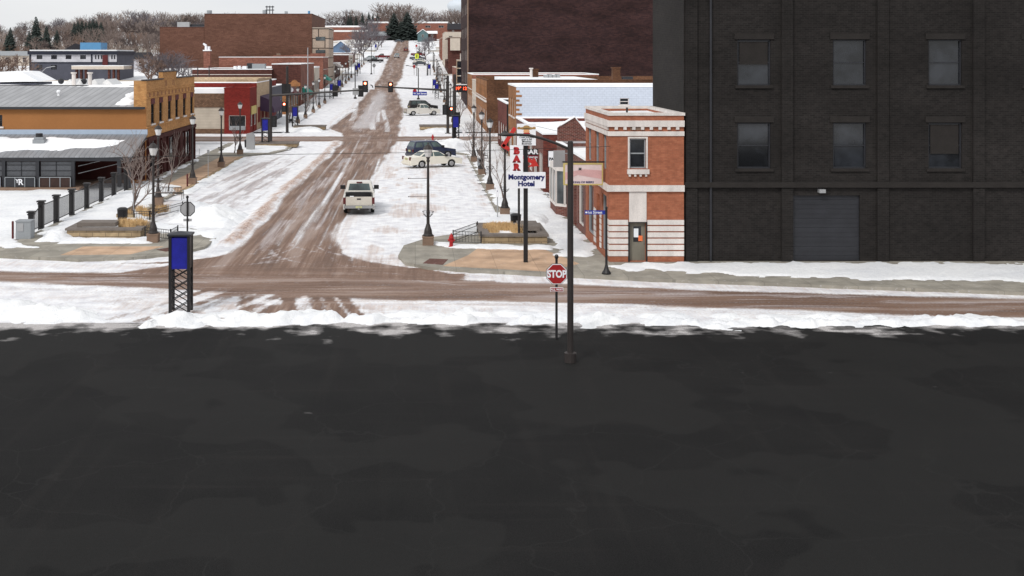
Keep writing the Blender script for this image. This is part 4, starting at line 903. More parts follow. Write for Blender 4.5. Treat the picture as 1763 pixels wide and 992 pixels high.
cb = building('cream_brick_shop', 'cream brick shop with a purple awning beyond the red shop', XLF-12, XLF, 156.2, 172, gz(138,157), 'cream', 'cream', 'L', shopfront(156.5, 171.8, .4), (), 'cream', .4, base=0)
part('parapet_step', MB().box(XLF-.3, XLF, 158.5, 165, gz(138,157)+.143, gz(134.5,160)), M['cream'], cb, True)
za, zc = gz(194,160), gz(165,160)
part('awning', MB().ext([(XLF+.002,za+.3),(XLF+1.9,za),(XLF+1.9,za+.5),(XLF+1.2,zc-.5),(XLF+.002,zc)], 'y', 159.5, 171.5), M['purple'], cb, True)
building('grey_blue_shop', 'small grey blue sided shop beside the cream brick shop', XLF-10, XLF, 172.2, 186, gz(150,173), 'greyside', 'slate', 'L', shopfront(172.4, 185.8, .5), (), 'rsnow', .3)
ms = building('mission_parapet_shop', 'tan shop with curved stepped parapet on the left side of the street', XLF-14, XLF, 194, 212, gz(150,195), 'tanbrick', 'tanbrick', 'L', shopfront(194.3, 211.8, .8), (), 'rsnow', .3)
part('parapet_step', MB().ext([(gx(497,194),gz(150,194)+.15),(gx(497,194),gz(143,194)),(gx(501,194),gz(142,194)),(gx(503,194),gz(139,194)),(gx(507,194),gz(137.5,194)),(gx(511,194),gz(139,194)),(gx(513,194),gz(142,194)),(gx(517,194),gz(143,194)),(gx(517,194),gz(150,194)+.15)], 'y', 194.02, 194.3), M['tanbrick'], ms, True)
b2 = building('dark_brick_warehouse', 'long dark brown brick building with snowy roof edge behind the red shop', gx(331,215), gx(468,215), 215, 240, gz(120,215), 'darkbrown', 'darkbrown', 'L', (), (), 'rsnow', .3)
part('ledge', MB().box(gx(331,215), gx(468,215), 214.9, 214.997, gz(129,215), gz(128,215)), M['trim'], b2, True)
def rooft(root, name, xa, xb, zb_, zt, d, mat, rnd=False):
    m = MB()
    if rnd: m.cyl((gx((xa+xb)/2,d),d,gz(zb_,d)),(gx((xa+xb)/2,d),d,gz(zt,d)),(xb-xa)*d/F/2,(xb-xa)*d/F/2,10)
    else: m.box(gx(xa,d), gx(xb,d), d, d+2, gz(zb_,d), gz(zt,d))
    return part(name, m, M[mat], root, True)
rooft(b2,'roof_vent',402,408,121,114,225,'white',True); rooft(b2,'roof_vent',409,415,121,113.5,225,'white',True); rooft(b2,'roof_vent',417,424,121,114,226,'white'); rooft(b2,'air_conditioner',425,434,121,109,228,'charcoal'); rooft(b2,'air_conditioner',434,456,121,110,228,'grey')
building('brown_brick_store', 'brown brick store with flat snowy roof on the left side of the street', gx(468,216), XLF, 216, 244, gz(111,216), 'darkbrown', 'brickfar', 'L', shopfront(216.4, 243.6, 1.2), (), 'rsnow', .3)
b4 = building('stepped_brick_building', 'wide mid brick building with stepped roof line in front of the theatre', gx(377,268), XLF, 268, 284, gz(99,268), 'brickfar', 'brickfar', 'L', shopfront(268.4, 283.6, 3, 7), (), 'rsnow', .3)
stp = MB()
for a, b_, t_ in ((410,438,98.5),(438,470,97),(470,505,95.5),(505,535,94),(535,560,92)): stp.box(gx(a,268), gx(b_,268)-.003, 268.0, 268.3, gz(99,268)+.143, gz(t_,268))
part('parapet_step', stp, M['brickfar'], b4, True)
rooft(b4,'chimney',476,481,99,92,270,'conc'); 
ch = thing('brick_chimney', 'square red brick chimney venting white steam before the theatre wall', 'chimney', (gx(356,262), 262, 1.5))
part('shaft', MB().box(gx(350.5,262), gx(361.5,262), 262, 263.4, 1.5, gz(88,262)), M['brickfar'], ch, True)
part('cap', MB().box(gx(349.5,262), gx(362.5,262), 261.8, 263.6, gz(88,262)+.003, gz(86,262)), M['rsnow'], ch, True)
part('flue', MB().cyl((gx(354,262),262.7,gz(86,262)),(gx(354,262),262.7,gz(79,262)),.35,.3,8).cyl((gx(354,262),262.7,gz(79,262)),(gx(349,262),262.7,gz(75,262)),.3,.2,8).cyl((gx(359,262),262.7,gz(86,262)),(gx(359,262),262.7,gz(80,262)),.28,.28,8), M['white'], ch, True)
# the big theatre block and its panelled tower
d = 288
th = building('theatre_building', 'huge windowless brown brick theatre block above the left rooftops', gx(352,d), gx(537,d), d, 330, gz(24.5,d), 'theatre', 'theatre', 'L', (), (), 'darkbrown', .4)
building('theatre_wing', 'lower windowless brown brick wing on the left of the theatre block', gx(275,d), gx(352,d)-.05, d+.1, 325, gz(47.5,d), 'theatre', 'theatre', 'L', (), (), 'darkbrown', .4)
rooft(th,'antenna_drum',452,459,24.5,17.5,300,'grey',True)
an = MB(); dd = 300
for x in (459.5, 464.5, 469.5): an.cyl((gx(x,dd),dd,gz(25,dd)),(gx(x,dd),dd,gz(10,dd)),.12,.12,5)
for z in (12, 17.5): an.box(gx(457,dd), gx(472,dd), dd-.1, dd+.1, gz(z+.8,dd), gz(z-.8,dd))
part('antenna_rack', an, M['charcoal'], th, True)
rooft(th,'roof_fan',356,365,24.5,18,298,'grey',True); rooft(th,'roof_fan',490,494,24.5,19.5,298,'grey'); rooft(th,'roof_fan',530,534,24.5,19,298,'skyblue',True)
wg = [o for o in bpy.data.objects if o.name == 'theatre_wing'][0]
rooft(wg,'air_conditioner',305,326,48,38,300,'alum'); rooft(wg,'roof_frame',326,352,46,42,301,'charcoal')
pt2 = building('panel_tower', 'tan panelled office tower with dark glass bands beside the theatre', gx(537,d)+.05, gx(574,305), d+.2, 305, gz(48.5,d), 'tanpanel', 'tanpanel', 'L', [(298,303,gz(68,300),gz(64,300),'shop')], (), 'tan2', .4)
for t_, b_ in ((63.5,70),(86,92)): part('glass_band', MB().box(gx(543.5,d), gx(560,d), d+.1, d+.197, gz(b_,d), gz(t_,d)), M['glass2'], pt2, True)
LB = [('snow_roof_store','low brown store with deep snow on its roof beyond the panel tower',372,398,'darkbrown','tan2',gz(95,373),-44),
      ('pale_stone_shop','pale stone shop far up the left side of the street',246,258,'tan2','tan2',gz(117,250),-34),
      ('brown_front_shop','brown fronted shop with white awning below the panel tower',308,330,'tan2','darkbrown',gz(110,309),-40),
      ('red_brick_row_shop','small red brick shop further up the left row',400,412,'brickfar','brickfar',gz(92,402),-36)]
for nm, lb, ya, yb_, sm, fm, tp, xx in LB:
    zg = h0(-20, (ya+yb_)/2)+.3
    building(nm, lb, xx, XLF, ya, yb_, tp, sm, fm, 'L', shopfront(ya+.3, yb_-.2, zg, zg+4 if tp-zg > 6.3 else None), (), 'rsnow', .5, cop_h=.3, sill=None)
# awnings and projecting signs of the far left shops belong to the shops they hang on
def awn(root, ya, yb_, z, out, mat, lab):
    o = part('awning', MB().ext([(XLF+.002,z),(XLF+out,z-.5),(XLF+out,z-.2),(XLF+.002,z+.9)], 'y', ya, yb_), M[mat], root, True); o['label'] = lab
gb2 = {o.name: o for o in bpy.data.objects if o.get('category') == 'building'}
awn(gb2['brown_brick_store'], 219, 226, gz(158,222), 1.6, 'teal', 'teal awning'); awn(gb2['stepped_brick_building'], 270, 276, gz(136,270), 1.5, 'teal', 'teal awning')
awn(gb2['brown_front_shop'], 309, 318, gz(113,312), 1.6, 'trim', 'white awning'); awn(gb2['mission_parapet_shop'], 196, 204, gz(160,198), 1.2, 'maroon', 'maroon awning')
# houses, school and water tower on the hill
bw_ = thing('apartment_house', 'two storey grey and slate apartment house with navy roof band behind the rooftops', 'building', (gx(125,232), 232, 4.5))
d = 232; xa, xm_, xb = gx(51,d), gx(158,d), gx(201,d); zt, z2, z3, zb_ = gz(88,d), gz(94,d), gz(108,d), 2
whs = [(gx(a,d), gx(b_,d), gz(102,d), gz(95,d), 'window') for a, b_ in ((63,73),(88,98),(113,123),(138,148),(163.5,166),(168.5,171),(173.5,176),(191.5,194),(196,198.5))]
whs2 = [(gx(a,d), gx(b_,d), gz(120,d), gz(112,d), 'window') for a, b_ in ((63,73),(88,98))]
m_ = MB(); wall(m_, 'y', d, xa, xb, z3, z2, whs, m=0); wall(m_, 'y', d, xa, xb, zb_, z3, whs2, m=1); m_.box(xa, xb, d+.3, d+14, zb_, z2, 1)
part('wall', m_, [M['greyside'], M['slate']], bw_, True)
for h in whs+whs2: opening(bw_, 'y', d, -1, h, frame='navy', sill=None)
part('roof_band', MB().box(xa-.3, xb+.3, d-.4, d+14.3, z2+.003, zt), M['navy'], bw_, True); part('roof_snow', MB().box(xa, xb, d, d+14, zt+.003, zt+.25), M['rsnow'], bw_, True)
part('trim', MB().box(xa-.05, xa+.3, d-.08, d-.003, zb_, z2).box(xm_-.15, xm_+.15, d-.08, d-.003, z3, z2).box(xa+.3, xb, d-.08, d-.003, z3-.12, z3+.12), M['navy'], bw_, True)
part('entrance_tower', MB().box(gx(177,d), gx(186,d), d-.3, d-.09, gz(118,d), gz(95,d)), M['maroon'], bw_, True)
part('roof_house', MB().box(gx(128,d), gx(164,d), d+4, d+9, zt+.26, gz(73,d)), M['skyblue'], bw_, True)
part('back_gable', MB().ext([(gx(86,d),zt+.26),(gx(106,d),gz(74,d)),(gx(128,d),zt+.9),(gx(128,d),zt+.26)], 'y', d+9, d+10), M['darkroof'], bw_, True)
cp_ = thing('carport_canopy', 'brick pillared entrance canopy in front of the slate apartment house', 'canopy', (gx(170,215), 215, 4))
d = 215; part('roof', MB().box(gx(123,d), gx(213,d), d, d+6, gz(119.5,d), gz(114,d)), M['tan2'], cp_, True); part('roof_snow', MB().box(gx(123,d), gx(213,d), d, d+6, gz(114,d)+.003, gz(113,d)), M['rsnow'], cp_, True)
for x in (130, 138, 146, 186, 194, 202): part('pillar', MB().box(gx(x-1.6,d), gx(x+1.6,d), d+.5, d+1.2, 0, gz(119.5,d)-.003), M['darkbrown'], cp_, True)
def house(name, label, xl, xr, zb_, ze, zp, d, mat, roofm='darkroof', dep=9, gable='y', win=2, zrise=None):
    r_ = thing(name, label, 'house', (gx((xl+xr)/2,d), d, h0(gx((xl+xr)/2,d), d)))
    a, b_ = gx(xl,d), gx(xr,d); e_, p_ = gz(ze,d), gz(zp,d); z0_ = min(gz(zb_,d), h0(a,d))-1
    part('wall', MB().ext([(a,z0_),(b_,z0_),(b_,e_),((a+b_)/2,p_),(a,e_)] if gable == 'y' else [(a,z0_),(b_,z0_),(b_,e_),(a,e_)], 'y', d, d+dep), M[mat], r_, True)
    if gable == 'y':
        c_ = (a+b_)/2; rf_ = MB().ext([(a-.4,e_-.15),(c_,p_+.02),(c_,p_+.32),(a-.4,e_+.15)], 'y', d-.4, d+dep+.3).ext([(c_,p_+.02),(b_+.4,e_-.15),(b_+.4,e_+.15),(c_,p_+.32)], 'y', d-.4, d+dep+.3)
    else: rf_ = MB().ext([(d-.5,e_+.003),(d+dep+.5,e_+.003),(d+dep/2,p_)], 'x', a-.4, b_+.4)
    part('roof', rf_, M[roofm], r_, True)
    for k in range(win):
        x = a+(b_-a)*(k+.5)/win; opening(r_, 'y', d-.02, -1, (x-.5, x+.5, e_-1.7, e_-.4, 'window'), depth=0, sill=None)
    return r_
house('blue_house', 'blue gabled house with white edged roof left of the street', 572, 601, 92, 83, 71, 425, 'bluehouse', 'rsnow', 10, 'y', 0)
house('grey_bungalow', 'pale grey bungalow with slate roof right of the apartment house', 203, 250, 112, 102, 90, 275, 'greyside', 'darkroof', 9, 'x', 3)
house('brown_bungalow', 'low tan bungalow at the far left behind bare trees', -10, 50, 118, 96, 88, 300, 'tan2', 'grey', 10, 'x', 4)
house('green_gable_house', 'small teal gabled house beside the dark fir trees', 719, 737, 70, 58, 51, 590, 'tealhouse', 'rsnow', 12, 'y', 1)
house('grey_roof_house', 'grey roofed house with snow patches left of the fir trees', 632, 665, 70, 62, 54, 610, 'darkbrown', 'grey', 10, 'x', 2)
house('dark_roof_house', 'large dark roofed house near the water tower', 772, 804, 58, 51, 40, 640, 'darkbrown', 'darkroof', 14, 'x', 2)
house('snow_roof_house', 'low house with snowy roof right of the teal gabled house', 736, 752, 70, 58, 53, 600, 'darkbrown', 'rsnow', 12, 'x', 1)
sc_ = [('school_building','long brick school with white roof edge along the skyline behind the firs',634,771,52,40,690),('school_gymnasium','brick school wing with snowy flat roofs left of the skyline trees',545,625,66,47,650),('school_annex','low brick school annex with orange tinted wall',575,634,62,55,640),('skyline_hall','grey brown hall above the school roof',640,668,44,31,730)]
for nm, lb, a, b_, zb_, zt_, d in sc_:
    building(nm, lb, gx(a,d), gx(b_,d), d, d+30, gz(zt_,d), 'brickfar', 'brickfar', 'L', (), [(gx(a+(b_-a)*(k+.3)/6,d), gx(a+(b_-a)*(k+.7)/6,d), gz(zb_-4,d), gz(zb_-8,d), 'shop') for k in range(6)] if nm == 'school_building' else (), 'rsnow', .4, cop_h=.9, sill=None, base=h0(gx(a,d),d)-2)
wt = thing('water_tower', 'pale grey water tower bulb rising behind the trees at the top', 'water tower', (gx(796,1150), 1150, 22))
d = 1150; part('bowl', MB().lathe([(4,gz(40,d)),(5,gz(30,d)),(13,gz(20,d)),(15,gz(12,d)),(15,gz(8,d)),(12,gz(2,d)),(6,gz(-1,d)),(.5,gz(-2,d))], 24, (gx(796,d),d,0)), M['watertower'], wt, True, True)
part('stem', MB().cyl((gx(796,d),d,20),(gx(796,d),d,gz(38,d)),4,4,16), M['watertower'], wt, True, True)
# ---------------------------------------------------------------- street furniture
def make_lamp(name, label, arms=False, basket=True):
    r = thing(name, label, 'street lamp', (0,0,0))
    part('pedestal', MB().box(-.29,.29,-.29,.29,-.1,.42).box(-.31,.31,-.31,.31,.423,.50), M['conc'], r)
    part('base', MB().lathe([(.27,.503),(.27,.56),(.22,.62),(.20,.80),(.13,1.0),(.10,1.12)], 12), M['pole'], r, smooth=False)
    part('post', MB().lathe([(.085,1.12),(.07,3.0),(.06,4.35),(.09,4.40),(.09,4.46),(.06,4.52),(.12,4.62)], 10), M['pole'], r)
    part('lantern', MB().lathe([(.11,4.622),(.15,4.66),(.23,4.98),(.235,5.04)], 8), M['lglass'], r)
    cap = MB().lathe([(.27,5.042),(.27,5.07),(.17,5.2),(.09,5.27),(.03,5.29),(.035,5.36),(.01,5.41)], 8)
    for i in range(4):
        a = math.pi/4+i*math.pi/2; cap.cyl((.12*math.cos(a),.12*math.sin(a),4.64),(.24*math.cos(a),.24*math.sin(a),5.05),.012,.012,4)
    part('cap', cap, M['pole'], r)
    if basket:
        b = MB()
        for z, q in ((1.78,.30),(1.62,.24),(1.52,.14)):
            b.tube([(q*math.cos(i*math.pi/6), q*math.sin(i*math.pi/6), z) for i in range(13)], .012, 4)
        for i in range(10):
            a = i*math.pi/5; b.tube([(.30*math.cos(a),.30*math.sin(a),1.78),(.24*math.cos(a),.24*math.sin(a),1.62),(.1*math.cos(a),.1*math.sin(a),1.5)], .008, 3)
        part('basket', b, M['pole'], r)
    if arms:
        for z in (2.55, 3.5): part('banner_arm', MB().cyl((-.06,0,z),(-1.02,0,z+.0),.014,.014,5).ball((-1.02,0,z),.03,.03,.03,6,4), M['pole'], r)
    return r
l0 = make_lamp('street_lamp', 'black lantern street lamp with two empty banner arms beside the red hydrant', True)
l0.location = (gx(737,60.8), 60.8, .1)
proto = make_lamp('street_lamp', 'black lantern street lamp in front of the stone planter on the left corner')
proto.location = (gx(264,61.7), 61.7, .1)
GL, GR = 'lantern lamps along the left kerb', 'lantern lamps along the right kerb'
for d, x, lb, g in ((77.5,-17.15,'black lantern street lamp just behind the metal bench on the left',GL),(90,-17.25,'black lantern street lamp at the near corner of the yellow brick front',GL),
        (103.6,-17.3,'black lantern street lamp on tan paving in front of the beige annex',GL),(117,-17.65,'black lantern street lamp in front of the red painted shop window',GL),
        (72,5.55,'black lantern street lamp by the red arrow and the trash can',GR),(85.6,5.5,'black lantern street lamp left of the parking sign wall',GR),
        (97,5.55,'black lantern street lamp between bare trees on the right pavement',GR),(109,5.5,'black lantern street lamp farthest back before the second street on the right',GR)):
    dup(proto, (x, d, .1), 0, lb, g)
for d in (171,183,197,209,222,250,262,275,289,302,314,346,360,375,390):
    dup(proto, (-17.3, d, h0(-17.3,d)+.1), 0, 'small dark street lamp far up the left kerb beyond the traffic lights', 'far lamps along the left kerb')
for d in (172,185,198,211,224,255,268,281,294,307,340,353,366):
    dup(proto, (5.6, d, h0(5.6,d)+.1), 0, 'small dark street lamp far up the right kerb beyond the traffic lights', 'far lamps along the right kerb')
def make_column():
    r = thing('banner_column', 'tall black lattice column with bright blue panel in the foreground', 'banner column', (0,0,0))
    w_ = .36
    p = MB()
    for x in (-w_, w_):
        for y in (-w_*.8, w_*.8): p.box(x-.055, x+.055, y-.055, y+.055, 0, 3.0)
    part('post', p, M['black'], r)
    part('cap', MB().add([(-.46,-.4,3.003),(.46,-.4,3.003),(.46,.4,3.003),(-.46,.4,3.003),(-.46,-.4,3.07),(.46,-.4,3.07),(.46,.4,3.07),(-.46,.4,3.07),(0,0,3.16)], [(3,2,1,0),(0,1,5,4),(1,2,6,5),(2,3,7,6),(3,0,4,7),(4,5,8),(5,6,8),(6,7,8),(7,4,8)]), M['charcoal'], r)
    for y in (-w_*.8, w_*.8): part('panel', MB().box(-w_+.057, w_-.057, y-.03, y+.03, 1.72, 2.94), M['blue'], r)
    for x in (-w_, w_): part('panel', MB().box(x-.03, x+.03, -w_*.8+.057, w_*.8-.057, 1.72, 2.94), M['black'], r)
    lt = MB()
    for k in range(4):
        z0, z1 = .02+k*.42, .02+(k+1)*.42
        for y in (-w_*.8, w_*.8):
            lt.cyl((-w_,y,z0),(w_,y,z1),.022,.022,4).cyl((w_,y+.03,z0),(-w_,y+.03,z1),.022,.022,4)
        for x in (-w_, w_): lt.cyl((x,-w_*.8,z0),(x,w_*.8,z1),.022,.022,4).cyl((x+.03,w_*.8,z0),(x+.03,-w_*.8,z1),.022,.022,4)
    part('lattice', lt, M['black'], r); return r
col = make_column(); col.location = (gx(311.5,45.5), 45.5, 0)
for px_, d, lb in ((457,128,'black lattice column with blue panel in front of the purple awning'),(508,158,'blue panelled lattice column just right of the far left signal pole'),(571,236,'small blue panelled column under the long signal arm'),(584,250,'small blue panelled column behind the signal arm, right of another'),
        (613,322,'tiny blue panelled column far up the left side, nearer of two'),(618,335,'tiny blue panelled column far up the left side, farther of two'),(784.5,134,'blue panelled lattice column beside the right signal pole'),(752,236,'small blue panelled column below the right signal arm'),
        (748,252,'small blue panelled column above the right signal arm'),(739,328,'tiny blue panelled column under the street clock'),(647,505,'tiny blue panelled column near the top of the street')):
    dup(col, (gx(px_,d), d, h0(gx(px_,d),d)+.1), 0, lb, 'blue panelled columns at the corners')
def octagon(r_, y0, y1, c, m=0, mb=None):
    mb = mb or MB(); pts = [(c[0]+r_*math.cos(R(22.5+45*i)), c[1]+r_*math.sin(R(22.5+45*i))) for i in range(8)]
    return mb.ext(pts, 'y', y0, y1, m)
def stop_sign(label, x, d, rz, zc=2.3, back=False, k=1, lettering=True):
    r = thing('stop_sign', label, 'stop sign', (x, d, h0(x,d)), rz)
    part('post', MB().cyl((0,.06,0),(0,.06,zc+.55),.045,.045,8).ball((0,.06,zc+.6),.075,.075,.09,8,5), M['black'], r)
    part('backing', octagon(.42*k, .0, .012, (0,zc)), M['black'], r)
    f = part('face', octagon(.405*k, -.014, -.002, (0,zc)), M['white'], r)
    part('red_face', octagon(.375*k, -.02, -.0142, (0,zc)), M['stopred'], f)
    if back: part('back_plate', octagon(.375*k, .0122, .018, (0,zc)), M['alum'], r)
    if lettering: part('lettering', text_on(text('STOP', .37*k, .014, sx=.8), (0,-.026,zc-.005)), M['white'], f)
    pl = part('plaque', MB().box(-.23,.23,-.014,.012,zc-.62,zc-.47), M['white'], r)
    part('plaque_face', MB().box(-.215,.215,-.02,-.0142,zc-.605,zc-.485), M['stopred'], pl)
    if back: part('plaque_back', MB().box(-.2,.2,.0122,.018,zc-.6,zc-.49), M['alum'], pl)
    if lettering: part('lettering', text_on(text('ALL WAY', .1, .003), (0,-.026,zc-.545)), M['white'], pl)
    return r
stop_sign('red octagonal stop sign facing the viewer in front of the tall dark pole', gx(958.5,41), 41, 0, gz(472,41), k=.95)
stop_sign('back of an octagonal stop sign on a black post behind the blue column', gx(323,57.6), 57.6, R(180), gz(360,57.6), True, .93)
stop_sign('small back facing stop sign far up the left side', gx(644,334), 334, R(180), 2.5, True, 1.2, False)
stop_sign('small red stop sign far up the street on the right', gx(713,328), 328, 0, 2.5, False, 1.2, False)
stop_sign('tiny red stop sign near the top of the street', gx(717,505), 505, 0, 2.6, False, 1.3, False)
# tall street light at the right
d = 38; X_ = gx(982, d)
sl_ = thing('street_light', 'tall thick dark pole with a long curved lamp arm reaching left over the bar sign', 'street light', (X_, d, 0))
part('pole', MB().lathe([(.2,0),(.2,.3),(.105,.32),(.095,7.0),(.09,7.2),(.05,7.24)], 12), M['pole'], sl_)
armp = [(gx(x_,d)-X_, 0, gz(y_,d)) for x_, y_ in ((978,256),(960,248),(935,239),(912,233),(890,232))]
part('arm', MB().tube(armp, .045, 8), M['pole'], sl_)
part('lamp_head', MB().ball((gx(874,d)-X_,0,gz(232,d)),.34,.14,.06,12,6), M['pole'], sl_, smooth=True)
# street name sign with black post
d = 52.6; X_ = gx(1044, d)
sn_ = thing('street_name_sign', 'black post carrying a blue 1st Street sign by the striped corner', 'street sign', (X_, d, .1))
part('post', MB().lathe([(.2,0),(.21,.1),(.17,.16),(.13,.22),(.1,.3),(.07,.42),(.055,.5),(.05,3.0),(.06,3.02),(.06,3.06),(.03,3.1)], 12), M['black'], sn_)
bl_ = part('blade', MB().box(-.98,-.06,-.02,.02,2.74,2.92), M['bluesign'], sn_)
part('lettering', text_on(text('1st Street', .17, .002), (-.53,-.026,2.83)), M['white'], bl_); part('emblem', MB().ball((-.91,-.022,2.83),.05,.008,.04,8,5), M['white'], bl_)
part('bracket', MB().box(-.06,.0,-.02,.02,2.72,2.94), M['black'], sn_)
# bar / hotel sign
d = 55.6; X_ = gx(905, d); q = lambda x: gx(x,d)-X_
bs = thing('hotel_bar_sign', 'black pole carrying white Montgomery Hotel, BAR and cowboy hat sign boards', 'sign', (X_, d, .14))
part('pole', MB().box(-.1,.1,-.08,.08,0,gz(247,d)-.14), M['black'], bs)
Z_ = lambda y: gz(y,d)-.14
hp = part('hotel_board', MB().box(q(872), q(938), -.32, -.1, Z_(323), Z_(296)), M['white'], bs)
for s_, y_ in (('Montgomery',304),('Hotel',315.5)): 
    t_ = text_on(text(s_, .33, .014, sx=1.0 if s_ == 'Montgomery' else 1.05), (q(905), -.33, Z_(y_))); part('lettering', t_, M['bluetext'], hp)
bp = part('bar_board', MB().box(q(877.5), q(899.5), -.28, -.1, Z_(295.8), Z_(250)), M['white'], bs)
def slab_letter(ch, c, s):
    mb = text_on(text(ch, s, .035, sx=1.05), c); x, y, z = c; h_ = s*.36
    for sx_ in (-1, 1):
        if ch in 'AR': mb.box(x+sx_*s*.25-.08, x+sx_*s*.25+.08, y-.004, y+.004, z-h_, z-h_+.055)
    if ch in 'BR': mb.box(x-s*.36, x-s*.12, y-.004, y+.004, z+h_-.05, z+h_)
    if ch == 'B': mb.box(x-s*.36, x-s*.12, y-.004, y+.004, z-h_, z-h_+.05)
    return mb
for ch, y_ in (('B',259.5),('A',273.5),('R',287.5)): part('lettering', slab_letter(ch, (q(888.5), -.29, Z_(y_)), .42), M['redtext'], bp)
mp_ = part('hat_board', MB().box(q(889.5), q(921.5), -.28, -.1, Z_(249.8), Z_(213)), M['white'], bs)
ht = MB().ball((q(905.5),-.285,Z_(220.5)),.40,.012,.07,14,6).ball((q(905.5),-.288,Z_(218.5)),.16,.012,.09,10,6).ball((q(892.5),-.288,Z_(220)),.09,.012,.06,8,5).ball((q(918.5),-.288,Z_(220)),.09,.012,.06,8,5)
part('hat', ht, M['hat'], mp_); part('hat_band', MB().box(q(900), q(911), -.306, -.288, Z_(221.6), Z_(220.6)), M['black'], mp_)
part('kerchief', MB().ball((q(906),-.285,Z_(229)),.17,.01,.045,10,5), M['redtext'], mp_); part('disc', MB().ball((q(905.5),-.284,Z_(225.5)),.15,.01,.12,12,6), M['skin'], mp_)
for i, s_ in enumerate(('Cold Drinks','and a bit','Monkey','Business')): part('lettering', text_on(text(s_, .135, .001, shear=.25, sx=1.05), (q(905.5), -.29, Z_(235.6+i*3.7))), M['black'], mp_)
# the arrow sign: an orange-red outline arrow wrapped round the pole behind
d = 62; X_ = gx(884, d)
ar = thing('arrow_sign', 'orange red bent arrow sign pointing down to the bar door behind the hotel sign', 'sign', (X_, d, 0))
def strip(pts, wd, y, th=.1):
    mb = MB()
    for (a, b) in zip(pts[:-1], pts[1:]):
        p = Vector((gx(a[0],d)-X_, gz(a[1],d))); q_ = Vector((gx(b[0],d)-X_, gz(b[1],d))); n = (q_-p).normalized(); o_ = Vector((-n.y, n.x))*wd
        mb.ext([tuple(p+o_-n*wd*.6), tuple(q_+o_+n*wd*.6), tuple(q_-o_+n*wd*.6), tuple(p-o_-n*wd*.6)], 'y', y, y+th)
    return mb
part('bend', strip([(886,222),(866.5,251),(876,257)], .1, 0), M['redsign'], ar); part('shaft', strip([(902,271),(922,282)], .1, .02), M['redsign'], ar)
part('head', MB().ext([(gx(909,d)-X_,gz(287.5,d)),(gx(927.5,d)-X_,gz(286,d)),(gx(919,d)-X_,gz(270,d)),(gx(917,d)-X_,gz(281,d))], 'y', -.05, .015), M['redsign'], ar)
part('mount', MB().cyl((.3,.12,gz(268,d)),(gx(906,d)-X_,.12,gz(275,d)),.03,.03,6).cyl((.3,.1,0),(.3,.1,gz(225,d)),.06,.06,8), M['black'], ar)
d = 88; X_ = gx(915.5, d)
lo = thing('lounge_sign', 'dark green projecting BAR sign with maroon lower strip on the red brick wall', 'sign', (X_, d, 0))
gp_ = part('board', MB().box(gx(899,d)-X_, gx(929,d)-X_, -.12, 0, gz(266.5,d), gz(257,d)), M['greensign'], lo); part('lettering', text_on(text('BAR', .46, .02, sx=1.2), (-.05,-.13,gz(261.8,d))), M['white'], gp_)
mp2 = part('lower_board', MB().box(gx(903,d)-X_, gx(929,d)-X_, -.1, 0, gz(274,d), gz(266.7,d)), M['maroonsign'], lo); part('lettering', text_on(text('Lounge', .26, .004), (.05,-.11,gz(270.2,d))), M['white'], mp2)
part('bracket', MB().box(gx(929,d)-X_, XRF-.01-X_, -.08, -.04, gz(259,d)-.03, gz(259,d)+.03), M['black'], lo)
# faded beer sign hanging from the corner building
d = 57; X_ = gx(1003, d)
kb = thing('hanging_beer_sign', 'faded pink and white sign in pale gold frame hanging from the orange corner building', 'sign', (X_, d, 0))
xa, xb, za, zb_ = gx(970,d)-X_, gx(1037.5,d)-X_, gz(318.5,d), gz(281,d)
fc = part('face', MB().box(xa+.06, xb-.06, -.1, .1, za+.06, zb_-.06), M['pinkad'], kb)
part('frame', MB().box(xa, xa+.058, -.12, .12, za, zb_).box(xb-.058, xb, -.12, .12, za, zb_).box(xa+.058, xb-.058, -.12, .12, za, za+.058).box(xa+.058, xb-.058, -.12, .12, zb_-.058, zb_), M['goldframe'], kb)
part('band', MB().ext([(xa+.062,za+.25),(xa+.7,za+.5),(xb-.062,za+.3),(xb-.062,za+.72),(xa+1.0,za+.78),(xa+.062,za+.62)], 'y', -.108, -.1005), M['pinkband'], fc)
st = MB()
for i in range(8): a = i*math.pi/4; st.box(-.012,.012,-.11,-.1005,0,.01); st.cyl((xa+.8,-.105,zb_-.28),(xa+.8+.11*math.cos(a),-.105,zb_-.28+.1*math.sin(a)),.024,.006,4)
part('emblem', st, M['charcoal'], fc); part('lettering', text_on(text('KING OF BEERS', .13, .004, sx=1.15), ((xa+xb)/2,-.106,za+.14)), M['bluetext'], fc)
part('bracket', MB().box(xa-.05, XRF-.015-X_, -.03, .03, zb_+.03, zb_+.09), M['black'], kb)
# hydrants
hy = thing('fire_hydrant', 'red fire hydrant on the corner pavement left of the stone planter', 'hydrant', (gx(777,60), 60, .14))
part('barrel', MB().lathe([(.15,0),(.15,.06),(.10,.08),(.10,.42),(.13,.44),(.13,.5),(.11,.52),(.09,.6),(.05,.66),(.03,.67),(.03,.72)], 12), M['red'], hy)
part('outlet', MB().cyl((-.18,0,.36),(.18,0,.36),.055,.055,8).cyl((0,0,.33),(0,-.19,.33),.075,.075,10), M['red'], hy)
dup(hy, (gx(745,127), 127, .75), 0, 'red fire hydrant in the snow bank behind the dark blue car', 'red fire hydrants')
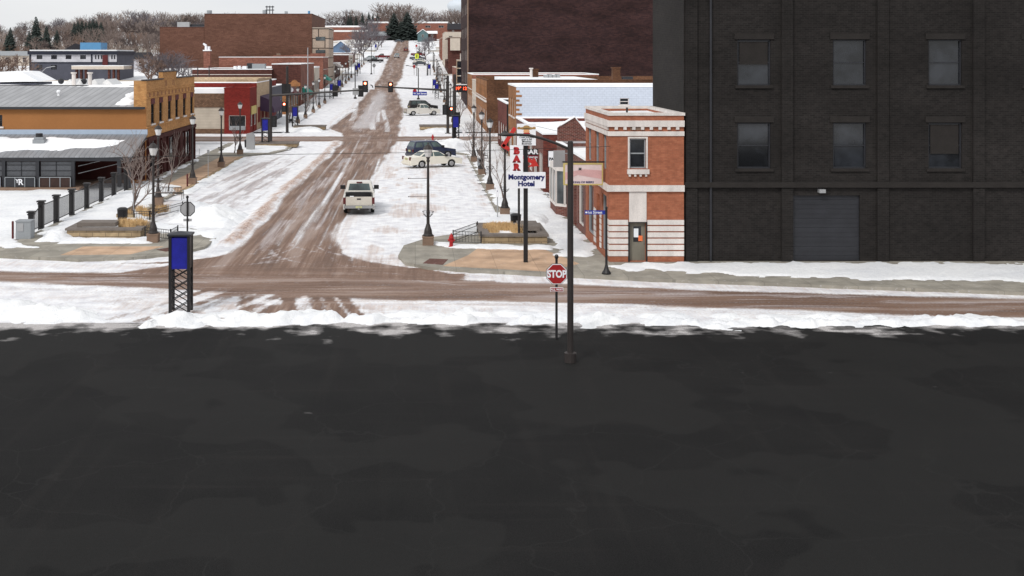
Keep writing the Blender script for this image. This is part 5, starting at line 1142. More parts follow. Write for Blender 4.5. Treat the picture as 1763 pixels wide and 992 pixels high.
# trash cans
def trash(label, x, d):
    r = thing('trash_can', label, 'trash can', (x, d, .14))
    b = MB().lathe([(.24,.04),(.24,.08),(.27,.74),(.28,.78)], 14); part('bin', b, M['black'], r)
    s = MB()
    for i in range(18): a = i*math.pi/9; s.cyl((.262*math.cos(a),.262*math.sin(a),.05),(.3*math.cos(a),.3*math.sin(a),.80),.012,.012,4)
    part('slats', s, M['black'], r); part('lid', MB().lathe([(.31,.802),(.33,.85),(.2,.93),(.19,.935)], 14), M['black'], r); return r
tcn = trash('black slatted trash can behind the right corner planter', gx(888,66), 66)
dup(tcn, (gx(211,68.6), 68.6, .14), 0, 'black slatted trash can beside the tree bed on the left', 'black trash cans'); tcn['group'] = 'black trash cans'
dup(tcn, (gx(425.5,124), 124, .2), 0, 'dark trash can between the far left lamp and the pale cabinet', 'black trash cans')
# planters
def tuft(mb, c, n, rad, h_, rnd):
    for i in range(n):
        a = rnd.uniform(0, 2*math.pi); l = rnd.uniform(.5, 1)*h_; t = rnd.uniform(.1, 1)*rad; bx_ = c[0]+rnd.gauss(0,.13); by_ = c[1]+rnd.gauss(0,.13)
        p1 = (bx_+t*.5*math.cos(a), by_+t*.5*math.sin(a), c[2]+l*.75); p2 = (bx_+t*math.cos(a), by_+t*math.sin(a), c[2]+l*(.95 if t < rad*.6 else .7)); w_ = .008
        mb.add([(bx_-w_,by_,c[2]),(bx_+w_,by_,c[2]),(p1[0]+w_,p1[1],p1[2]),(p1[0]-w_,p1[1],p1[2]),p2], [(0,1,2,3),(3,2,4)])
rnd = random.Random(3)
def grass_thing(label, spots, z, n=150, rad=.35, h_=.5):
    n = int(n*1.0)
    mb = MB()
    for x, y in spots: tuft(mb, (x, y, z), n, rad, h_, rnd)
    return tag(part('dead_grass', mb, M['grass']), label, 'grass')
def planter(label, x0, x1, y0, y1, h_, bench=None):
    r = thing('stone_planter', label, 'planter', ((x0+x1)/2, y0, .14))
    w_ = .35
    part('wall', MB().box(x0,x1,y0,y0+w_,.1,h_).box(x0,x1,y1-w_,y1,.1,h_).box(x0,x0+w_,y0+w_,y1-w_,.1,h_).box(x1-w_,x1,y0+w_,y1-w_,.1,h_), M['stone'], r, True)
    e_ = .08; c_ = MB(); z = h_+.003
    c_.box(x0-e_,x1+e_,y0-e_,y0+w_+e_,z,z+.12).box(x0-e_,x1+e_,y1-w_-e_,y1+e_,z,z+.12).box(x0-e_,x0+w_+e_,y0+w_+e_,y1-w_-e_,z,z+.12).box(x1-w_-e_,x1+e_,y0+w_+e_,y1-w_-e_,z,z+.12)
    part('cap', c_, M['cap'], r, True); part('soil', MB().box(x0+w_+.002,x1-w_-.002,y0+w_+.002,y1-w_-.002,.1,h_-.05), M['rsnow'], r, True)
    if bench: part('seat_block', MB().box(*bench, h_+.126, h_+.36), M['cap'], r, True)
    return r
planter('stone planter with raised seat block on the left corner', -18.9, -14.9, 63.0, 65.6, .55, (-18.5,-16.4,63.5,64.6))
grass_thing('tan dead grass tufts growing in the left corner stone planter', [(-16.2+.3*i+rnd.uniform(-.1,.1), 64.2+rnd.uniform(-.3,.6)) for i in range(5)], .5, h_=.65)
planter('stone planter with bare corner seat on the right corner', 3.5, 6.95, 61.2, 65.4, .5, (5.6,6.7,62.4,64.6))
grass_thing('tan dead grass tufts growing in the right corner stone planter', [(3.95+.24*i+rnd.uniform(-.1,.1), 62.6+rnd.uniform(-.3,1.6)) for i in range(8)], .46, h_=.55)
def rail(name, label, pts, h_=.5, z=.14, lean=0):
    r = thing(name, label, 'railing', (*pts[0], z))
    fr_ = MB(); ba = MB()
    for a, b in zip(pts[:-1], pts[1:]):
        for k in (.08, h_*.72, h_): fr_.cyl((*a,z+k),(*b,z+k),.018,.018,5)
        n = max(2, int(math.dist(a,b)/.16))
        for i in range(n+1):
            x = a[0]+(b[0]-a[0])*i/n; y = a[1]+(b[1]-a[1])*i/n; ba.cyl((x,y,z+.08),(x,y,z+h_),.012,.012,4)
        for p in (a, b): fr_.box(p[0]-.03,p[0]+.03,p[1]-.03,p[1]+.03,z-.1,z+h_+.06)
    part('frame', fr_, M['black'], r, True); part('bars', ba, M['black'], r, True); return r
rail('planter_railing', 'low black iron railing from the hydrant to the right stone planter', [(3.45,64.6),(2.0,61.4),(3.45,60.95)], .62)
rail('planter_railing', 'low black iron railing beside the front left lamp', [(-14.7,63.2),(-13.1,62.2),(-13.0,63.6)], .55)
rail('tree_bed_railing', 'low black iron railing around the tree bed on the left pavement', [(-17.0,70.2),(-16.0,70.0),(-14.9,74.4)], .5)
grass_thing('tan dead grass around the young tree on the left', [(-17.6,71),(-16.9,72),(-16.4,71.4),(-16.2,73),(-17.3,73.2),(-15.9,73.6)], .14, h_=.6, rad=.4)
bd = thing('tree_bed', 'low stone edged tree bed on the left pavement', 'planter', (-16.8, 70.6, .14))
part('edging', MB().box(-18.1,-17.0,70.3,70.5,.1,.45).box(-18.1,-17.9,70.503,74.5,.1,.45), M['stone'], bd, True)
planter('low stone planter in snow at the far left corner by the signal pole', -17.6, -12.9, 126.5, 129, .45)
planter('stone planter in snow behind the second street on the left', -16.4, -12.2, 156.5, 159, .5)
planter('stone planter in snow behind the second street on the right', .6, 6, 157, 160, .5)
planter('stone planter halfway up the left side beyond the second street', -16.8, -12.4, 232, 235, .8)
# black fence of the patio lot
fn = thing('iron_fence', 'black iron fence with square posts along the snowy lot', 'fence', (-21.35, 64.5, 0))
fy = [(64.6,1.30),(66.3,1.68),(69.1,1.68),(72.2,1.68),(75.5,1.68),(79,1.68),(82.3,1.68),(85.8,1.68)]
for y, h_ in fy: part('post', MB().box(-21.49,-21.21,y-.14,y+.14,-.05,h_).box(-21.56,-21.14,y-.21,y+.21,h_+.003,h_+.09).box(-21.53,-21.17,y-.18,y+.18,h_-.12,h_-.05), M['black'], fn, True)
for (a, ha), (b, hb) in zip(fy[:-1], fy[1:]):
    p = MB(); t0, t1 = ha-.2, hb-.2
    p.cyl((-21.35,a+.14,t0),(-21.35,b-.14,t1),.03,.03,5).cyl((-21.35,a+.14,.3),(-21.35,b-.14,.3),.03,.03,5)
    n = int((b-a)/.16)
    for i in range(1, n): y = a+.14+(b-a-.28)*i/n; p.cyl((-21.35,y,.3),(-21.35,y,t0+(t1-t0)*i/n),.015,.015,4)
    part('panel', p, M['black'], fn, True)
ub = thing('utility_box', 'grey metal utility box at the end of the black fence', 'utility box', (gx(43,63), 63, .0))
part('cabinet', MB().box(-.4,.4,-.3,.35,.1,1.05), M['grey'], ub); part('lid', MB().box(-.42,.42,-.33,.38,1.053,1.12), M['grey'], ub); part('hatch', MB().box(-.32,.02,-.325,-.302,.55,.98), M['alum'], ub); part('plinth', MB().box(-.45,.45,-.36,.4,0,.097), M['conc'], ub)
bo = tag(part('bollard', MB().cyl((0,0,0),(0,0,.92),.06,.06,10).ball((0,0,.92),.06,.06,.04,8,4), M['maroon']), 'dark brown bollard standing left of the grey utility box', 'bollard', 'bollards by the utility box'); bo.location = (gx(22,63.4), 63.4, .05)
b2_ = bo.copy(); C.objects.link(b2_); b2_.location = (gx(30,62.4), 64.3, .05); b2_['label'] = 'dark brown bollard touching the grey utility box'
b3_ = bo.copy(); C.objects.link(b3_); b3_.location = (gx(322.5,88), 88, .14); b3_['label'] = 'single short dark bollard left of the lamp at the yellow brick building'; b3_['group'] = ''; del b3_['group']
def bench(label, x, y, rz, L_=1.8, group=None):
    r = thing('metal_bench', label, 'bench', (x, y, .14), rz, group)
    s = MB(); b = MB()
    for i in range(7): s.box(-L_/2, L_/2, -.28+i*.08, -.23+i*.08, .43, .46)
    for i in range(18): x_ = -L_/2+L_*i/17; b.cyl((x_,.3,.5),(x_,.42,.88),.02,.02,4)
    b.cyl((-L_/2,.42,.89),(L_/2,.42,.89),.02,.02,5)
    part('seat', s, M['seat'], r); part('backrest', b, M['seat'], r)
    for sx in (-1, 1): part('leg', MB().tube([(sx*L_/2,-.3,0),(sx*L_/2,-.26,.44),(sx*L_/2,.3,.44),(sx*L_/2,.36,0)], .025, 5).tube([(sx*L_/2,-.24,.44),(sx*L_/2,-.24,.62),(sx*L_/2,.36,.64)], .02, 5), M['seat'], r)
    return r
bench('black slatted metal bench beside the second lamp on the left', gx(293,80), 80, R(180), 1.75)
bench('dark metal bench in snow on the right pavement by the far lamps', gx(831,111), 111, R(100), 1.7)
bench('dark metal bench beyond the second street on the left', gx(505,166), 166, R(80), 1.7)
# small signs and cabinets
def post_sign(label, px_, pyb, pyt, d, w_, h_, mat, rz=0, txt=None):
    z = h0(gx(px_,d), d); r = thing('sign_post', label, 'sign', (gx(px_,d), d, z), rz); t_ = gz(pyt,d)-z
    part('post', MB().cyl((0,.03,0),(0,.03,t_),.03,.03,6), M['alum'], r); f = part('sign_face', MB().box(-w_/2,w_/2,-.01,.0,t_-h_,t_), M[mat], r)
    if txt: part('lettering', text_on(text(txt, w_*.5, .003), (0,-.016,t_-h_*.5)), M['bluetext'], f)
    return r
post_sign('narrow white and blue sign on a thin post near the right planter', 856.5, 380, 319, 70.5, .2, .72, 'white', 0, '2')
post_sign('thin grey sign post on tan paving by the yellow brick front', 358.5, 308, 258, 95, .22, .3, 'alum', R(180))
post_sign('small sign post beside the tree on the far right snow bank', 798.5, 240, 224, 140, .35, .5, 'white')
post_sign('thin sign post in front of the yellow brick shop windows', 343, 265, 250, 118, .25, .35, 'white')
cbn = thing('pale_cabinet', 'tall pale grey cabinet beside the far left trash can', 'cabinet', (gx(431.5,121.5), 121.5, .14))
part('body', MB().ext([(-.42,0),(.42,0),(.42,1.55),(.2,1.9),(-.42,1.75)], 'y', -.3, .3), M['alum'], cbn); part('plinth', MB().box(-.46,.46,-.34,.34,-.1,-.003), M['conc'], cbn)
nb = thing('newspaper_box', 'grey newspaper box on legs beneath the right lamps', 'newspaper box', (gx(828,99), 99, .2))
part('box', MB().box(-.3,.3,-.25,.25,.5,1.15), M['grey'], nb); part('window', MB().box(-.2,.2,-.262,-.252,.75,1.05), M['glass'], nb); part('stand', MB().box(-.25,.25,-.2,.2,.05,.497), M['pole'], nb)
dnl = tag(part('overhead_cable', MB().tube([(gx(-30,50),50,gz(276,50))]+[(gx(x,50+5.6*(x-0)/1050.),50+5.6*x/1050.,gz(y,50+5.6*x/1050.)) for x, y in ((100,273.5),(250,270),(420,267),(560,265),(700,263),(860,258.5),(1000,254),(1051,252))], .011, 5), M['wire']), 'thin black cable sagging across the street to the orange corner building', 'cable')
dn2 = tag(part('overhead_cable', MB().tube([(gx(905,57),57,gz(213,57)),(gx(960,60),60,gz(226,60)),(gx(1012,63.3),63.3,gz(243,63.3))], .01, 4), M['wire']), 'short thin cable from the hotel sign to the brick gable', 'cable')
# ---------------------------------------------------------------- signals, poles
def sig_head(parent, c, lit=0, n=3, face=-1, nm='signal_head'):
    x, y, z = c
    o = part(nm, MB().box(x-.22,x+.22,y-.12,y+.12,z-.55,z+.55), M['black'], parent, True)
    part('backplate', MB().box(x-.32,x+.32,y+.03,y+.06,z-.66,z+.66), M['black'], o, True)
    for k in range(3):
        zz = z+.36-k*.36; m = 'siglit' if (lit and k == 0) else 'charcoal'
        part('lens', MB().cyl((x,y+face*.122,zz),(x,y+face*.14,zz),.15,.15,12), M[m], o, True)
        if lit and k == 0: part('core', MB().cyl((x,y+face*.142,zz),(x,y+face*.15,zz),.07,.07,10), M['sigcore'], o, True)
    return o
def sig_pole(label, px_, d, top, r0=.19):
    r = thing('traffic_signal', label, 'traffic signal', (gx(px_,d), d, h0(gx(px_,d),d)))
    part('pole', MB().lathe([(r0*1.9,0),(r0*1.9,.08),(r0,.1),(r0*.85,gz(top,d)-h0(gx(px_,d),d)),(.02,gz(top,d)-h0(gx(px_,d),d)+.1)], 12), M['pole'], r); return r
d = 135; sA = sig_pole('brown signal pole with long arm reaching right from the left near corner', 466, d, 137)
part('arm', MB().cyl((gx(468,d),d,gz(164.5,d)),(gx(634,d-1),d-1,gz(154.5,d-1)),.14,.08,8), M['pole'], sA, True)
sig_head(sA, (gx(629,134),133.7,gz(149,134)), 1); sig_head(sA, (gx(621,134),134.2,gz(157,134)), 0, face=1); sig_head(sA, (gx(576.5,134.4),134.8,gz(157,134)), 0, face=1)
o = part('arrow_sign', MB().box(gx(634.5,134), gx(645,134), 133.8, 133.83, gz(154,134), gz(142.5,134)), M['white'], sA, True)
part('arrow', MB().tube([(gx(642,134),133.78,gz(151,134)),(gx(641.5,134),133.78,gz(148,134)),(gx(638,134),133.78,gz(146,134))], .05, 5), M['black'], o, True)
part('sign_back', MB().box(gx(607,134), gx(617.5,134), 134.1, 134.14, gz(163.5,134), gz(152,134)), M['alum'], sA, True)
sig_head(sA, (gx(472.5,135),134.6,gz(209,135)), 0)
d = 150.4; sB = sig_pole('brown signal pole with arm reaching left over the lanes and a blue street sign', 771, d, 131)
part('arm', MB().cyl((gx(770,d),d,gz(155.5,d)),(gx(645,d),d,gz(149,d)),.14,.08,8), M['pole'], sB, True)
sig_head(sB, (gx(672.5,d),d-.3,gz(150,d)), 1); sig_head(sB, (gx(766,d),d-.3,gz(189,d)), 0); sig_head(sB, (gx(777,d),d-.2,gz(192,d)), 1)
o = part('street_name_board', MB().box(gx(710.5,d), gx(735,d), d-.1, d-.06, gz(164.3,d), gz(158,d)), M['bluesign'], sB, True)
part('lettering', text_on(text('W 2nd Street', .3, .006), (gx(723,d), d-.11, gz(161.2,d))), M['white'], o, True)
part('round_sign', MB().cyl((gx(714,d),d-.06,gz(157,d)),(gx(714,d),d-.04,gz(157,d)),.26,.26,16), M['stopred'], sB, True)
d = 151.5; sC = sig_pole('brown signal pole with dark signal heads at the far left corner', 494.5, d, 114.5)
sig_head(sC, (gx(489.5,d),d-.2,gz(153,d)), 0, face=1); sig_head(sC, (gx(497,d),d-.45,gz(153,d)), 0, face=1); part('round_sign', MB().cyl((gx(501,d),d-.06,gz(155,d)),(gx(501,d),d-.03,gz(155,d)),.32,.32,14), M['white'], sC, True)
sig_head(sC, (gx(490,d),d-.3,gz(184,d)), 1)
d = 134.6; sD = sig_pole('thick brown pole behind the blue panelled column on the right', 782.7, d, 129, .2)
sig_head(sD, (gx(787.5,d),d-.2,gz(203,d)), 0)
def light_pole(label, px_, d, pyt, arm=None, mat='pole'):
    x = gx(px_,d); z = h0(x,d); t_ = gz(pyt,d)-z; r = thing('street_light', label, 'street light', (x,d,z))
    part('pole', MB().lathe([(.3,0),(.3,.3),(.12,.34),(.08,t_)], 8), M[mat], r)
    if arm: part('arm', MB().tube([(0,0,t_-.1),(gx(arm[0],d)*.4+x*.6-x,0,gz(arm[1],d)-z-.25),(gx(arm[0],d)-x,0,gz(arm[1],d)-z)], .05, 5), M[mat], r); part('lamp_head', MB().ball((gx(arm[0],d)-x,0,gz(arm[1],d)-z),.35,.14,.08,8,5), M[mat], r)
    return r
light_pole('tall light pole with curved arm to the left standing above the blue street sign', 720.3, 235, 117, (701,113)); light_pole('tall dark light pole just left of the hanging signals', 611.5, 237, 111)
light_pole('tall dark pole beside the far parked black pickup', 639.3, 333, 76); light_pole('tall light pole near the top of the street on the right', 721.5, 426, 74, (715,73.5)); light_pole('pale thin flagpole rising before the brick fronts on the left', 530, 214, 82, None, 'alum')
light_pole('thin dark pole on the rooftops left of the cream shop', 340.5, 190, 115); light_pole('thin dark pole on the rooftops right of another', 360, 190, 113)
lp_ = light_pole('curved arm light behind the snowy roofs in front of the apartment house', 71, 200, 124, (92,114.5), 'alum')
d = 324; yw = thing('warning_sign', 'fluorescent yellow green sign on a dark pole far up the street', 'sign', (gx(717.7,d), d, h0(0,d)))
part('pole', MB().cyl((0,.1,0),(0,.1,gz(91,d)-h0(0,d)),.1,.08,8), M['pole'], yw); part('sign_face', MB().ext([(-.62,gz(96.5,d)-h0(0,d)),(0,gz(102,d)-h0(0,d)),(.62,gz(96.5,d)-h0(0,d)),(0,gz(91.5,d)-h0(0,d))], 'y', -.04, 0).box(-.5,.5,-.02,-.0,gz(101,d)-h0(0,d),gz(93,d)-h0(0,d)), M['yellowg'], yw)
part('symbol', MB().box(-.12,.12,-.06,-.042,gz(99.5,d)-h0(0,d),gz(94,d)-h0(0,d)), M['black'], yw)
d = 326; ck = thing('street_clock', 'round white street clock on a dark post far up the right side', 'clock', (gx(735.5,d), d, h0(3,d))); zc = gz(107.5,d)-h0(3,d)
part('post', MB().cyl((0,0,0),(0,0,zc-.5),.14,.1,8), M['black'], ck); part('case', MB().cyl((0,-.15,zc),(0,.15,zc),.52,.52,18), M['black'], ck); part('dial', MB().cyl((0,-.16,zc),(0,-.152,zc),.4,.4,18), M['white'], ck); part('hands', MB().box(-.02,.02,-.175,-.162,zc,zc+.3).box(0,.2,-.175,-.162,zc-.02,zc+.02), M['black'], ck)
d = 209; ls = thing('led_sign', 'black sign with red glowing digits projecting from the dark tower', 'sign', (gx(794,d), d, h0(8,d)))
zz = h0(8,d); part('case', MB().box(gx(785.5,d)-gx(794,d), XRF-gx(794,d)-.01, -.2, .2, gz(159,d)-zz, gz(146.5,d)-zz), M['black'], ls); part('snow_cap', MB().box(gx(785.5,d)-gx(794,d), XRF-gx(794,d)-.01, -.2, .2, gz(146.5,d)-zz+.003, gz(145,d)-zz), M['rsnow'], ls)
part('digits', text_on(text('19° 12', .78, .015), (gx(794,d)-gx(794.4,d),-.215,gz(152.6,d)-zz)), M['led'], ls)
# ---------------------------------------------------------------- vehicles (length along +x, nose at +x)
def hull(xs_top, xw, ra, zb, w_, shrink=.97):
    """closed side profile with wheel arches, lofted over four stations so the flanks are rounded"""
    pts = [(xs_top[-1][0], zb)]
    for c in sorted(xw):
        pts += [(c-ra*math.cos(t), max(zb, .33+ra*math.sin(t)*.98)) if True else 0 for t in [math.pi*k/8 for k in range(9)]]
    pts += [(xs_top[0][0], zb)]+list(xs_top)
    n = len(pts); st = [(-w_/2, shrink), (-w_/2+.12, 1), (w_/2-.12, 1), (w_/2, shrink)]
    vs = []; cz_ = .62
    for y, k in st:
        for x, z in pts: vs.append((x*(1-(1-k)*.35), y, z if z < cz_ else cz_+(z-cz_)*k))
    fs = [tuple(range(n))[::-1], tuple(range(3*n, 4*n))]
    for s in range(3):
        for i in range(n): a, b = s*n+i, s*n+(i+1) % n; fs.append((a, b, b+n, a+n))
    return MB().add(vs, fs)
def pane(q, u0, u1, v0, v1, off):
    q = [Vector(p) for p in q]; f = lambda u, v: (q[0]*(1-u)+q[1]*u)*(1-v)+(q[3]*(1-u)+q[2]*u)*v
    n = (q[1]-q[0]).cross(q[3]-q[0]).normalized()*off
    a = [f(u0,v0), f(u1,v0), f(u1,v1), f(u0,v1)]
    return MB().add([tuple(p+n) for p in a]+[tuple(p-n*.5) for p in a], [(0,1,2,3),(7,6,5,4),(0,4,5,1),(1,5,6,2),(2,6,7,3),(3,7,4,0)])
def vehicle(name, label, cat, loc, rz, paint, prof, wx, cab, w_=1.84, r_=.33, side=(.06,.5,.54,.94), bed=None, detail=True, group=None, dark=None):
    r = thing(name, label, cat, loc, rz, group)
    b = hull(prof, wx, r_+.07, .24, w_)
    part('body', b, M[paint], r)
    xb, xtr, xtf, xf, zb, zt = cab; wb, wr = w_-.10, w_-.46
    A = [(xb,-wb/2,zb),(xf,-wb/2,zb),(xf,wb/2,zb),(xb,wb/2,zb)]; T = [(xtr,-wr/2,zt),(xtf,-wr/2,zt),(xtf,wr/2,zt),(xtr,wr/2,zt)]
    Cc = [((xtr+.12),-wr/2+.12,zt+.045),((xtf-.12),-wr/2+.12,zt+.045),((xtf-.12),wr/2-.12,zt+.045),((xtr+.12),wr/2-.12,zt+.045)]
    c = MB().add(A+T+Cc, [(0,1,5,4),(1,2,6,5),(2,3,7,6),(3,0,4,7),(4,5,9,8),(5,6,10,9),(6,7,11,10),(7,4,8,11),(8,9,10,11)])
    part('cabin', c, M[paint], r)
    part('windscreen', pane([A[1],A[2],T[2],T[1]], .06, .94, .12, .92, .012), M['carglass'], r)
    part('rear_window', pane([A[3],A[0],T[0],T[3]], .10, .90, .22, .86, .012), M['carglass'], r)
    for q in ([A[0],A[1],T[1],T[0]], [A[2],A[3],T[3],T[2]]):
        fl = q[0][1] > 0
        for i in range(0, len(side), 2):
            u0, u1 = side[i], side[i+1]
            if fl: u0, u1 = 1-u1, 1-u0
            part('side_window', pane(q, u0, u1, .14, .88, .012), M['carglass'], r)
    for x in wx:
        for s in (-1, 1):
            o = part('wheel', MB().cyl((x,s*(w_/2-.23),r_),(x,s*(w_/2-.02),r_),r_,r_,18), M['tyre'], r)
            part('rim', MB().cyl((x,s*(w_/2-.022),r_),(x,s*(w_/2+.004),r_),r_*.66,r_*.58,14), M['rim'], o)
    xr, xn = prof[-1][0], prof[0][0]
    if detail:
        for s in (-1, 1):
            part('tail_light', MB().box(xr-.03, xr+.10, s*(w_/2-.02), s*(w_/2-.24), .72, 1.0), M['taillight'], r)
            part('headlight', MB().box(xn-.12, xn+.01, s*(w_/2-.08), s*(w_/2-.42), .62, .78), M['lglass'], r)
            part('mirror', MB().box(xf-.35, xf-.15, s*(w_/2-.02), s*(w_/2+.22), zb+.05, zb+.23), M['black'], r)
        part('rear_bumper', MB().box(xr-.10, xr+.1, -w_/2+.04, w_/2-.04, .34, .52), M[dark or paint], r)
        part('number_plate', MB().box(xr-.035, xr, -.26, .26, .74, .90), M['plate'], r)
    return r
SED = [(2.58,.55),(2.5,.74),(1.2,.92),(1.05,.95),(-1.55,1.0),(-2.45,.98),(-2.56,.9),(-2.58,.5)]
SEDCAB = (-1.75,-.95,.35,1.15,.95,1.42)
vehicle('parked_sedan', 'cream white sedan parked at an angle in snow behind the right lamp', 'car', (1.55,105,.02), R(24), 'carcream', SED, (1.5,-1.43), SEDCAB)
SUVP = [(2.28,.55),(2.25,.9),(1.1,1.08),(.95,1.12),(-2.2,1.12),(-2.28,1.0),(-2.3,.5)]
vehicle('parked_suv', 'dark blue sport utility vehicle parked behind the cream sedan', 'car', (1.55,113.6,.02), R(24), 'carnavy', SUVP, (1.4,-1.35), (-2.25,-1.95,.3,1.05,1.1,1.72), r_=.38, side=(.05,.30,.34,.62,.66,.93), dark='cargrey')
def pickup(label, loc, rz, paint, detail=True, crew=True, group=None, k=1.0):
    w_ = 1.98; xr = -2.85; xc = -.75 if crew else -.4
    prof = [(2.78,.6),(2.74,1.0),(1.45,1.12),(1.3,1.14),(xc,1.16),(xc,.5)]
    r = vehicle('pickup_truck', label, 'pickup', loc, rz, paint, prof, (1.75,), (xc+.04,xc+.26,.50,1.35,1.14,1.80), w_, .39, (.05,.42,.46,.93) if crew else (.1,.9), detail=False, group=group)
    b = hull([(xc-.02,1.13),(xr,1.13)], (-1.75,), .46, .34, .12, 1.0)
    pts = [(v[0], v[2]) for v in b.v[:len(b.v)//4]]
    for s in (-1, 1): part('bed_side', MB().ext(pts, 'y', s*(w_/2-.12), s*w_/2), M[paint], r)
    part('bed_floor', MB().box(xr+.06, xc-.02, -w_/2+.121, w_/2-.121, .62, .68), M['charcoal'], r)
    o = part('tailgate', MB().box(xr-.02, xr+.06, -w_/2+.17, w_/2-.17, .60, 1.13), M['tailgate'] if paint == 'carwhite' else M[paint], r)
    part('handle', MB().box(xr-.04, xr-.021, -.12, .12, .95, 1.03), M['black'], o)
    for x in (-1.75,):
        for s in (-1, 1):
            q = part('wheel', MB().cyl((x,s*(w_/2-.25),.39),(x,s*(w_/2-.02),.39),.39,.39,18), M['tyre'], r); part('rim', MB().cyl((x,s*(w_/2-.022),.39),(x,s*(w_/2+.004),.39),.25,.23,14), M['rim'], q)
    for s in (-1, 1):
        part('tail_light', MB().box(xr-.03, xr+.05, s*(w_/2-.003), s*(w_/2-.165), .68, 1.08), M['taillight'], r)
        part('mirror', MB().box(.8, 1.0, s*(w_/2-.05), s*(w_/2+.28), 1.2, 1.46), M['black'], r)
        part('headlight', MB().box(2.66, 2.80, s*(w_/2-.08), s*(w_/2-.5), .72, .95), M['lglass'], r)
    bm = part('rear_bumper', MB().box(xr-.16, xr-.025, -w_/2+.05, w_/2-.05, .42, .60), M['chrome'], r); part('number_plate', MB().box(xr-.175, xr-.163, -.2, .2, .44, .56), M['plate'], bm)
    part('hitch', MB().box(xr-.24, xr-.1, -.05, .05, .34, .42).ball((xr-.24,0,.46),.04,.04,.05,8,5), M['chrome'], r)
    part('underbody_shade', MB().box(xr+.1, 2.4, -.62, .62, .30, .58), M['black'], r)  # black underbody block, added to darken the contact shadow beneath the truck
    part('brake_light', MB().box(xc+.16, xc+.24, -.18, .18, 1.76, 1.83), M['taillight'], r)
    return r
tr = pickup('white pickup driving away up the slushy lane', (gx(618.5,75.6), 75.9, .03), R(92), 'carwhite', crew=True)
tb = tag(part('tool_box', MB().box(-.80,.80,-.28,.28,.0,.46).box(-.84,.84,-.31,.31,.463,.52), M['black']), 'black tool box across the bed of the driving white pickup', 'tool box'); tb.location = (tr.location.x, 75.9-1.15, .73); tb.rotation_euler.z = R(2)
cg = tag(part('snow_shovel_load', MB().box(-.5,.45,-.55,.3,0,.26).box(-.5,-.25,-.5,.2,.263,.36), M['white']), 'white boxy load lying in the bed of the driving white pickup', 'cargo'); cg.location = (tr.location.x-.02, 75.9-2.0, .73); cg.rotation_euler.z = R(2)
cg.name = 'white_cargo'
pickup('white crew cab pickup parked at the kerb below the blue street sign', (gx(727,191), 191, h0(1,191)+.02), R(14), 'carwhite')
vehicle('parked_suv', 'black sport utility vehicle parked behind the white crew cab pickup', 'car', (gx(728,201), 201.5, h0(1,201)+.02), R(14), 'carblack', [(2.5,.55),(2.45,.98),(1.3,1.12),(1.1,1.14),(-2.4,1.14),(-2.5,1.0),(-2.5,.5)], (1.55,-1.5), (-2.45,-2.2,.35,1.2,1.12,1.85), 1.95, .39, (.05,.3,.34,.62,.66,.93))
def far_car(px_, d, rz, paint, label, kind='sedan', group=None):
    l = (gx(px_,d), d, h0(gx(px_,d),d)+.02)
    if kind == 'pickup': return pickup(label, l, rz, paint, group=group)
    if kind == 'suv': return vehicle('parked_suv', label, 'car', l, rz, paint, SUVP, (1.4,-1.35), (-2.25,-1.95,.3,1.05,1.1,1.72), side=(.05,.30,.34,.62,.66,.93))
    return vehicle('far_car', label, 'car', l, rz, paint, SED, (1.5,-1.43), SEDCAB, group=group)
far_car(646, 408, R(178), 'carblack', 'black pickup parked far up the left side beside a dark pole', 'pickup'); far_car(636, 424, R(175), 'carsilver', 'pale car parked behind the far black pickup on the left', 'suv')
far_car(658, 441, R(176), 'carred', 'dark red pickup parked far up the left side', 'pickup'); far_car(683, 447, R(95), 'carsilver', 'silver car driving in the lane far up the street', 'suv')
far_car(698.5, 508, R(92), 'carred', 'small dark red car driving near the top of the street', 'suv'); far_car(687, 586, R(15), 'cargrey', 'dark car crossing at the very top of the street')
far_car(720, 462, R(5), 'carred', 'dark red pickup parked far up the right side behind the yellow sign', 'pickup'); far_car(719, 428, R(5), 'cargrey', 'dark grey pickup parked far up the right side', 'pickup')
far_car(724, 400, R(8), 'carwhite', 'white car parked far up the right side behind the grey sedan', 'suv'); far_car(724, 387, R(8), 'cargrey', 'grey sedan parked far up the right side beside the street clock')
